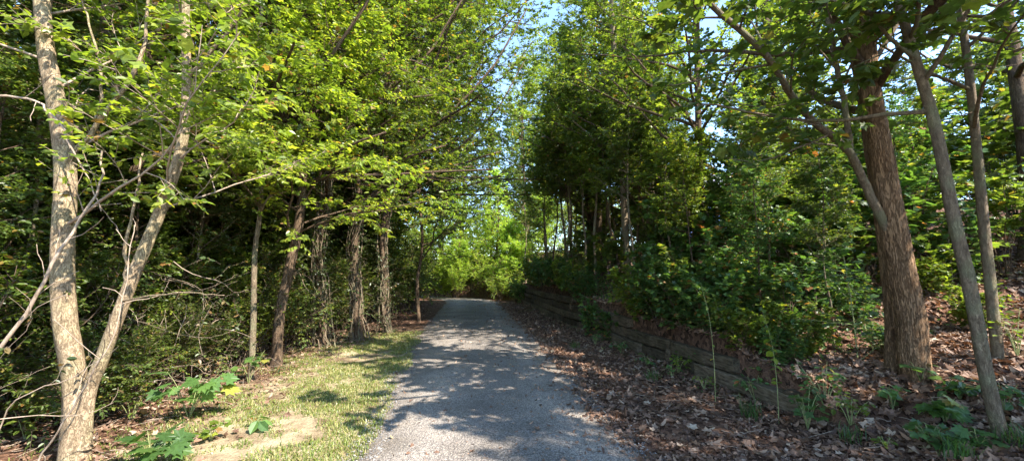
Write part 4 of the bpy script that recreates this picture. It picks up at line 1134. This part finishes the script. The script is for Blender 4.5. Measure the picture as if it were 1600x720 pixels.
# tall weed stems at the wall
for i, (px, py, h, lab) in enumerate([(1217, 662, 1.25, 'tall thin weed with pale heart shaped leaves before the end timber'), (1118, 632, 1.5, 'bare thin weed stem standing before the second timber')]):
    b_ = ground_at(px, py); rg = RG(120+i)
    root = empty('tall_weed', tuple(b_))
    P = spline([(0, 0, 0), (.01, 0, h*.35), (-.02, 0, h*.7), (-.1, .02, h)], 20)
    V, Fq = tubes(P[None], np.linspace(.005, .0018, 20)[None], 5)
    link('stem', mesh_np('stem', V, [Fq], M['stem_green'], smooth=True), root)
    lv = leaves_on(rg, P[None], [22, 5, 16][i], [.10, .06, .08][i], OV, tmin=.3, nj=.5, droop=-.7)
    link('leaves', leaf_mesh('leaves', rg, [(T_oval(.33), lv)], M['leaf_sun'], vb=(2, 3)), root)
    tag(root, lab, 'weed')
# grass tufts at the right
for i, (px, py, n, h, lab) in enumerate([(1175, 655, 60, .25, 'tuft of long grass at the foot of the end timber'), (1500, 722, 90, .22, 'green grass tuft at the bottom right corner'),
                                         (1590, 705, 90, .22, 'grass tuft right of the slanting grey trunk'), (900, 545, 50, .18, 'grass tuft at the shaded foot of the wall'),
                                         (1020, 595, 60, .16, 'short grass tuft on the fallen leaves beside the wall'), (1330, 690, 50, .16, 'sparse grass tuft among fallen leaves near the end timber')]):
    b_ = ground_at(px, py); rg = RG(130+i)
    a = rg.random(n)*6.28; q = rg.random(n)**.7*.12
    st = np.stack([np.cos(a)*q, np.sin(a)*q, 0*a], -1)
    a2 = rg.random(n)*6.28
    hh = h*rg.uniform(.5, 1.1, n); ln = hh*rg.uniform(.3, 1.1, n)
    D = np.stack([np.cos(a2)*ln, np.sin(a2)*ln, hh], -1)
    t_ = np.linspace(0, 1, 5)[None, :, None]
    P = st[:, None]+D[:, None]*np.concatenate([t_**1.7, t_**1.7, np.sin(t_*1.75)], -1)
    wd = norm(np.cross(D, Zv))[:, None]*(.0035*(1-t_**2*.95))
    V = np.stack([P-wd, P+wd], 2).reshape(-1, 3)
    o_ = (np.arange(n)*10)[:, None, None]+(np.arange(4)*2)[None, :, None]
    Fq = (o_+np.array([0, 1, 3, 2])).reshape(-1, 4)
    o = link('grass_tuft', mesh_np('grass_tuft', V, [Fq], M['leaf_maple'], var=np.repeat(rg.random(n)*.7, 4)))
    o.location = tuple(b_); tag(o, lab, 'grass tuft')

# ---- ground cover under the right bushes and along the left thicket
def cover(name, n, xf, yf, h, leaf, mat, label, seed, tm=OV):
    rg = RG(seed); y = yf(rg, n); x = xf(rg, n, y)
    kp = nz(x, y, 1.9, seed)+rg.normal(0, .25, n) > 0.0
    x, y = x[kp], y[kp]; n = len(x)
    pos = np.stack([x, y, H(x, y)+h*rg.random(n)**1.3+.01], -1)
    a = rg.random(n)*6.28
    al = np.stack([np.cos(a), np.sin(a), rg.normal(-.1, .3, n)], -1)
    return tag(link(name, leaf_mesh(name, rg, [(tm, (pos, al, norm(Zv+.4*rg.normal(0, 1, (n, 3))), leaf*rg.uniform(.5, 1.2, n)))], M[mat])), label, 'ground cover', kind='stuff')


cover('ground_cover', 6000, lambda r, n, y: wallx(y)+.2+6*r.random(n), yn(5, 16, 1.2), .16, .06, 'leaf_maple', 'low green plants growing through the leaves on the bank', 141)
cover('ground_cover', 5000, lambda r, n, y: -4.4-2.0*r.random(n)+bend(y), yn(2.8, 14, 1.2), .22, .055, 'leaf_mid', 'low green plants at the foot of the left thicket', 142)
cover('ground_cover', 9000, lambda r, n, y: wallx(y)+.0+1.5*r.random(n)**1.2, yn(4.9, 15, 1.1), .42, .075, 'leaf_maple', 'leafy creeper spilling over the top of the timber wall', 144)
cover('ground_cover', 9000, lambda r, n, y: -4.15-1.8*r.random(n), yn(2.8, 14, 1.1), .75, .055, 'leaf_dark', 'waist high weeds filling the front of the left thicket', 145)
cover('ground_cover', 1500, lambda r, n, y: wallx(y)-.08-.5*r.random(n)**1.5, yn(5, 22, 1), .07, .04, 'leaf_maple', 'small creeping weeds along the base of the timber wall', 143)
grass('grass', 9000, (-1.2, -1.0), (11, 12), .02, .05, 'thin grass', 6, patch=9) if False else None

# ---- timber retaining wall
tm_, t, o = nt('old_timber')
tc = N(t, 'ShaderNodeTexCoord'); mp = N(t, 'ShaderNodeMapping'); mp.inputs['Scale'].default_value = (9, .9, 9)
t.links.new(tc.outputs['Object'], mp.inputs[0])
n1 = N(t, 'ShaderNodeTexNoise', Scale=4.0, Detail=8.0, Roughness=.7); t.links.new(mp.outputs[0], n1.inputs['Vector'])
n2 = N(t, 'ShaderNodeTexNoise', Scale=2.2, Detail=4.0); t.links.new(tc.outputs['Object'], n2.inputs['Vector'])
mx = N(t, 'ShaderNodeMix', data_type='RGBA', blend_type='MULTIPLY'); mx.inputs[0].default_value = 1
t.links.new(ramp(t, n1.outputs[0], [(.34, (.035, .028, .022)), (.48, (.15, .12, .09)), (.7, (.27, .23, .18))]), mx.inputs[6])
at = N(t, 'ShaderNodeAttribute', attribute_name='var')
g1 = ramp(t, at.outputs['Fac'], [(0, (.38, .35, .31)), (.5, (.68, .63, .56)), (1, (1.15, 1.06, .93))])
m3 = N(t, 'ShaderNodeMix', data_type='RGBA', blend_type='MULTIPLY'); m3.inputs[0].default_value = 1
t.links.new(ramp(t, n2.outputs[0], [(.4, (.75, .78, .7)), (.6, (1.1, 1.08, 1.05))]), m3.inputs[6]); t.links.new(g1, m3.inputs[7])
t.links.new(m3.outputs[2], mx.inputs[7])
p = N(t, 'ShaderNodeBsdfPrincipled', Roughness=.9); p.inputs['Specular IOR Level'].default_value = .15
t.links.new(mx.outputs[2], p.inputs['Base Color'])
b = N(t, 'ShaderNodeBump', Strength=1.0, Distance=.02); t.links.new(n1.outputs[0], b.inputs['Height']); t.links.new(b.outputs[0], p.inputs['Normal'])
t.links.new(p.outputs[0], o.inputs[0])


def timber(rg, y0, y1, z0, hh=.205, dp=.2, dx=0.0, tilt=0.0):
    """one weathered sleeper lying along the wall line"""
    n = max(6, int((y1-y0)/.06))
    yy = np.linspace(y0, y1, n)
    bev = .018
    prof = np.array([(0, bev), (0, hh*.5), (0, hh-bev), (bev, hh), (dp*.5, hh), (dp-bev, hh), (dp, hh-bev), (dp, bev), (dp-bev, 0), (bev, 0)])
    s_ = len(prof)
    xs = wallx(yy)+dx+tilt*(yy-y0)
    ph = rg.random()*9
    V = np.zeros((n, s_, 3))
    V[..., 0] = xs[:, None]+prof[None, :, 0]+.010*np.sin(yy*9+ph)[:, None]*(prof[None, :, 0] < .05)+rg.normal(0, .0035, (n, s_))
    V[..., 1] = yy[:, None]
    V[..., 2] = z0+prof[None, :, 1]+rg.normal(0, .003, (n, s_))+(.012*np.sin(yy*1.7+ph))[:, None]
    for e in (0, -1):        # ragged, worn ends
        V[e, :, 1] += rg.normal(0, .012, s_)
        c = V[e, :, [0, 2]].mean(1)
        V[e, :, 0] = c[0]+(V[e, :, 0]-c[0])*.9; V[e, :, 2] = c[1]+(V[e, :, 2]-c[1])*.9
    j = np.arange(n-1)[:, None]*s_; s = np.arange(s_)[None]; s2 = (s+1) % s_
    Fq = np.stack([j+s, j+s+s_, j+s2+s_, j+s2], -1).reshape(-1, 4)
    caps = [np.arange(s_)[None], (np.arange(s_)[::-1]+(n-1)*s_)[None]]
    m = mesh_np('timber', V.reshape(-1, 3), [Fq, np.concatenate(caps)], tm_, smooth=False)
    a_ = m.attributes.new('var', 'FLOAT', 'FACE'); a_.data.foreach_set('value', np.full(len(m.polygons), rg.random(), dtype=np.float32))
    return m


wall = empty('timber_retaining_wall', (float(wallx(4.4)), 4.4, 0))
iw = np.array([float(wallx(4.4)), 4.4, 0])
rg = RG(150)
for c in range(5):
    st = [4.35, 4.35, 5.4, 8.65, 12.6][c]
    yy = st; z = -.225+.23*c
    if c == 0: yy = 4.7
    first = True
    while yy < 26:
        L_ = rg.uniform(1.7, 2.5) if not first else [1.3, 1.9, 1.6, 2.1, 2.0][c]
        first = False
        m = timber(rg, yy, yy+L_, z+rg.normal(0, .006), dx=rg.normal(-.03, .028)+[.0, -.02, .03, .0, .05][c], tilt=rg.normal(0, .012))
        o = link('timber', m, wall); o.matrix_parent_inverse.identity()
        o.location = tuple(-iw)
        yy += L_+rg.uniform(.015, .08)
# upright and tie-back ends
for yk, c in ((4.42, 1), (7.0, 1), (9.4, 2), (12.8, 3)):
    m = timber(rg, 0, .14, 0)
    z = -.225+.23*c+.25
    o = link('tie_back', m, wall)
    o.location = (float(wallx(yk)-wallx(0)-.05)-iw[0], yk-iw[1], z-.2)
    o.scale = (1, 1, .98)
tag(wall, 'low retaining wall of stacked weathered grey timbers right of the path', 'retaining wall')

# ---- fence on the bank
fen = empty('wire_fence', place(5.9, 11.8))
fb = np.array(fen.location)
fm = plain('fence_metal', (.5, .5, .48), .5, metal=.6)
fpts = [np.array([5.3+.95*i, 12.2-.12*i]) for i in range(7)]
tops = []
for q in fpts:
    z0 = Hs(*q); P = np.array([(q[0], q[1], z0-.1), (q[0], q[1], z0+.6), (q[0], q[1], z0+1.25)])-fb
    V, Fq = tubes(P[None], np.full((1, 3), .03), 10); link('post', mesh_np('post', V, [Fq], fm, smooth=True), fen); tops.append(P[-1])
P = np.array(tops)-[0, 0, .04]
V, Fq = tubes(P[None], np.full((1, len(P)), .022), 8); link('rail', mesh_np('rail', V, [Fq], fm, smooth=True), fen)
segs = []
for i in range(6):
    a_, b_ = tops[i]-[0, 0, .05], tops[i+1]-[0, 0, .05]
    for j in range(-8, 13):
        for s_ in (1, -1):
            u0 = j/12.0; u1 = u0+s_*1.15/.95*1.0
            p0 = a_+(b_-a_)*u0; p1 = a_+(b_-a_)*u1-[0, 0, 1.15]
            lo, hi = 0.0, 1.0
            for uu in (0, 1):
                if abs(u1-u0) > 1e-6:
                    tcr = (uu-u0)/(u1-u0)
                    if (u1 > u0) == (uu == 1): hi = min(hi, tcr)
                    else: lo = max(lo, tcr)
            if hi > lo: segs.append([p0+(p1-p0)*lo, p0+(p1-p0)*hi])
segs = np.array(segs)
V, Fq = tubes(segs, np.full((len(segs), 2), .0022), 3); link('wire_mesh', mesh_np('wire_mesh', V, [Fq], fm), fen)
tag(fen, 'metal wire mesh fence with pale rail running across the wooded bank', 'fence')

# ---- house up the slope
hc = W(1215, 300, 27); hb = np.array([hc[0], hc[1], Hs(hc[0], hc[1])-.2])
ang = -YAW-.12
house = empty('house', tuple(hb), ang)
siding, t, o = nt('blue_siding')
tc = N(t, 'ShaderNodeTexCoord'); wv = N(t, 'ShaderNodeTexWave', Scale=2.6, bands_direction='Z', wave_profile='SAW'); wv.inputs['Distortion'].default_value = 0
t.links.new(tc.outputs['Object'], wv.inputs['Vector'])
p = N(t, 'ShaderNodeBsdfPrincipled', Roughness=.55)
t.links.new(ramp(t, wv.outputs['Fac'], [(0, (.10, .17, .42)), (1, (.13, .22, .5))]), p.inputs['Base Color'])
b = N(t, 'ShaderNodeBump', Strength=.5, Distance=.02); t.links.new(wv.outputs['Fac'], b.inputs['Height']); t.links.new(b.outputs[0], p.inputs['Normal'])
t.links.new(p.outputs[0], o.inputs[0])
white = plain('white_paint', (.8, .8, .8), .5, (.76, .76, .77)); roofm = plain('roof_shingle', (.42, .42, .45), .9, (.3, .3, .33), 20, bump=.4)
glass = plain('window_glass', (.05, .07, .09), .08, spec=.8)


def box(x0, x1, y0, y1, z0, z1):
    V = np.array([(x, y, z) for x in (x0, x1) for y in (y0, y1) for z in (z0, z1)], float)
    Fq = np.array([(0, 1, 3, 2), (4, 6, 7, 5), (0, 4, 5, 1), (2, 3, 7, 6), (0, 2, 6, 4), (1, 5, 7, 3)])
    return V, [Fq]


zt = hc[2]-hb[2]+.35
V, Fl = box(-7, 7, 0, 7, -1.5, zt); link('wall', mesh_np('wall', V, Fl, siding), house)
V = np.array([(-7.4, -.5, zt), (7.4, -.5, zt), (7.4, 7.5, zt), (-7.4, 7.5, zt), (-7.4, 3.5, zt+2.0), (7.4, 3.5, zt+2.0)])
link('roof', mesh_np('roof', V, [np.array([(0, 1, 5, 4), (2, 3, 4, 5), (0, 3, 2, 1)]), np.array([(0, 4, 3), (1, 2, 5)])], roofm), house)
V, Fl = box(-7.45, 7.45, -.56, -.50, zt-.16, zt+.16); link('fascia', mesh_np('fascia', V, Fl, white), house)
for xw in (-5, -1.2, 2.6, 5.4):
    V, Fl = box(xw-.6, xw+.6, -.05, -.003, zt-2.3, zt-.9); fr = link('window', mesh_np('window', V, Fl, white), house)
    V, Fl = box(xw-.5, xw+.5, -.06, -.053, zt-2.2, zt-1.0); link('pane', mesh_np('pane', V, Fl, glass), fr)
tag(house, 'blue sided house with white trim glimpsed through leaves up the slope', 'house')

for o in list(sc.objects):
    if o.type == 'MESH' and o.parent is None and 'kind' not in o and 'label' not in o: print('UNTAGGED', o.name)
print('tris', sum(len(m.loops)-2*len(m.polygons) for m in bpy.data.meshes))
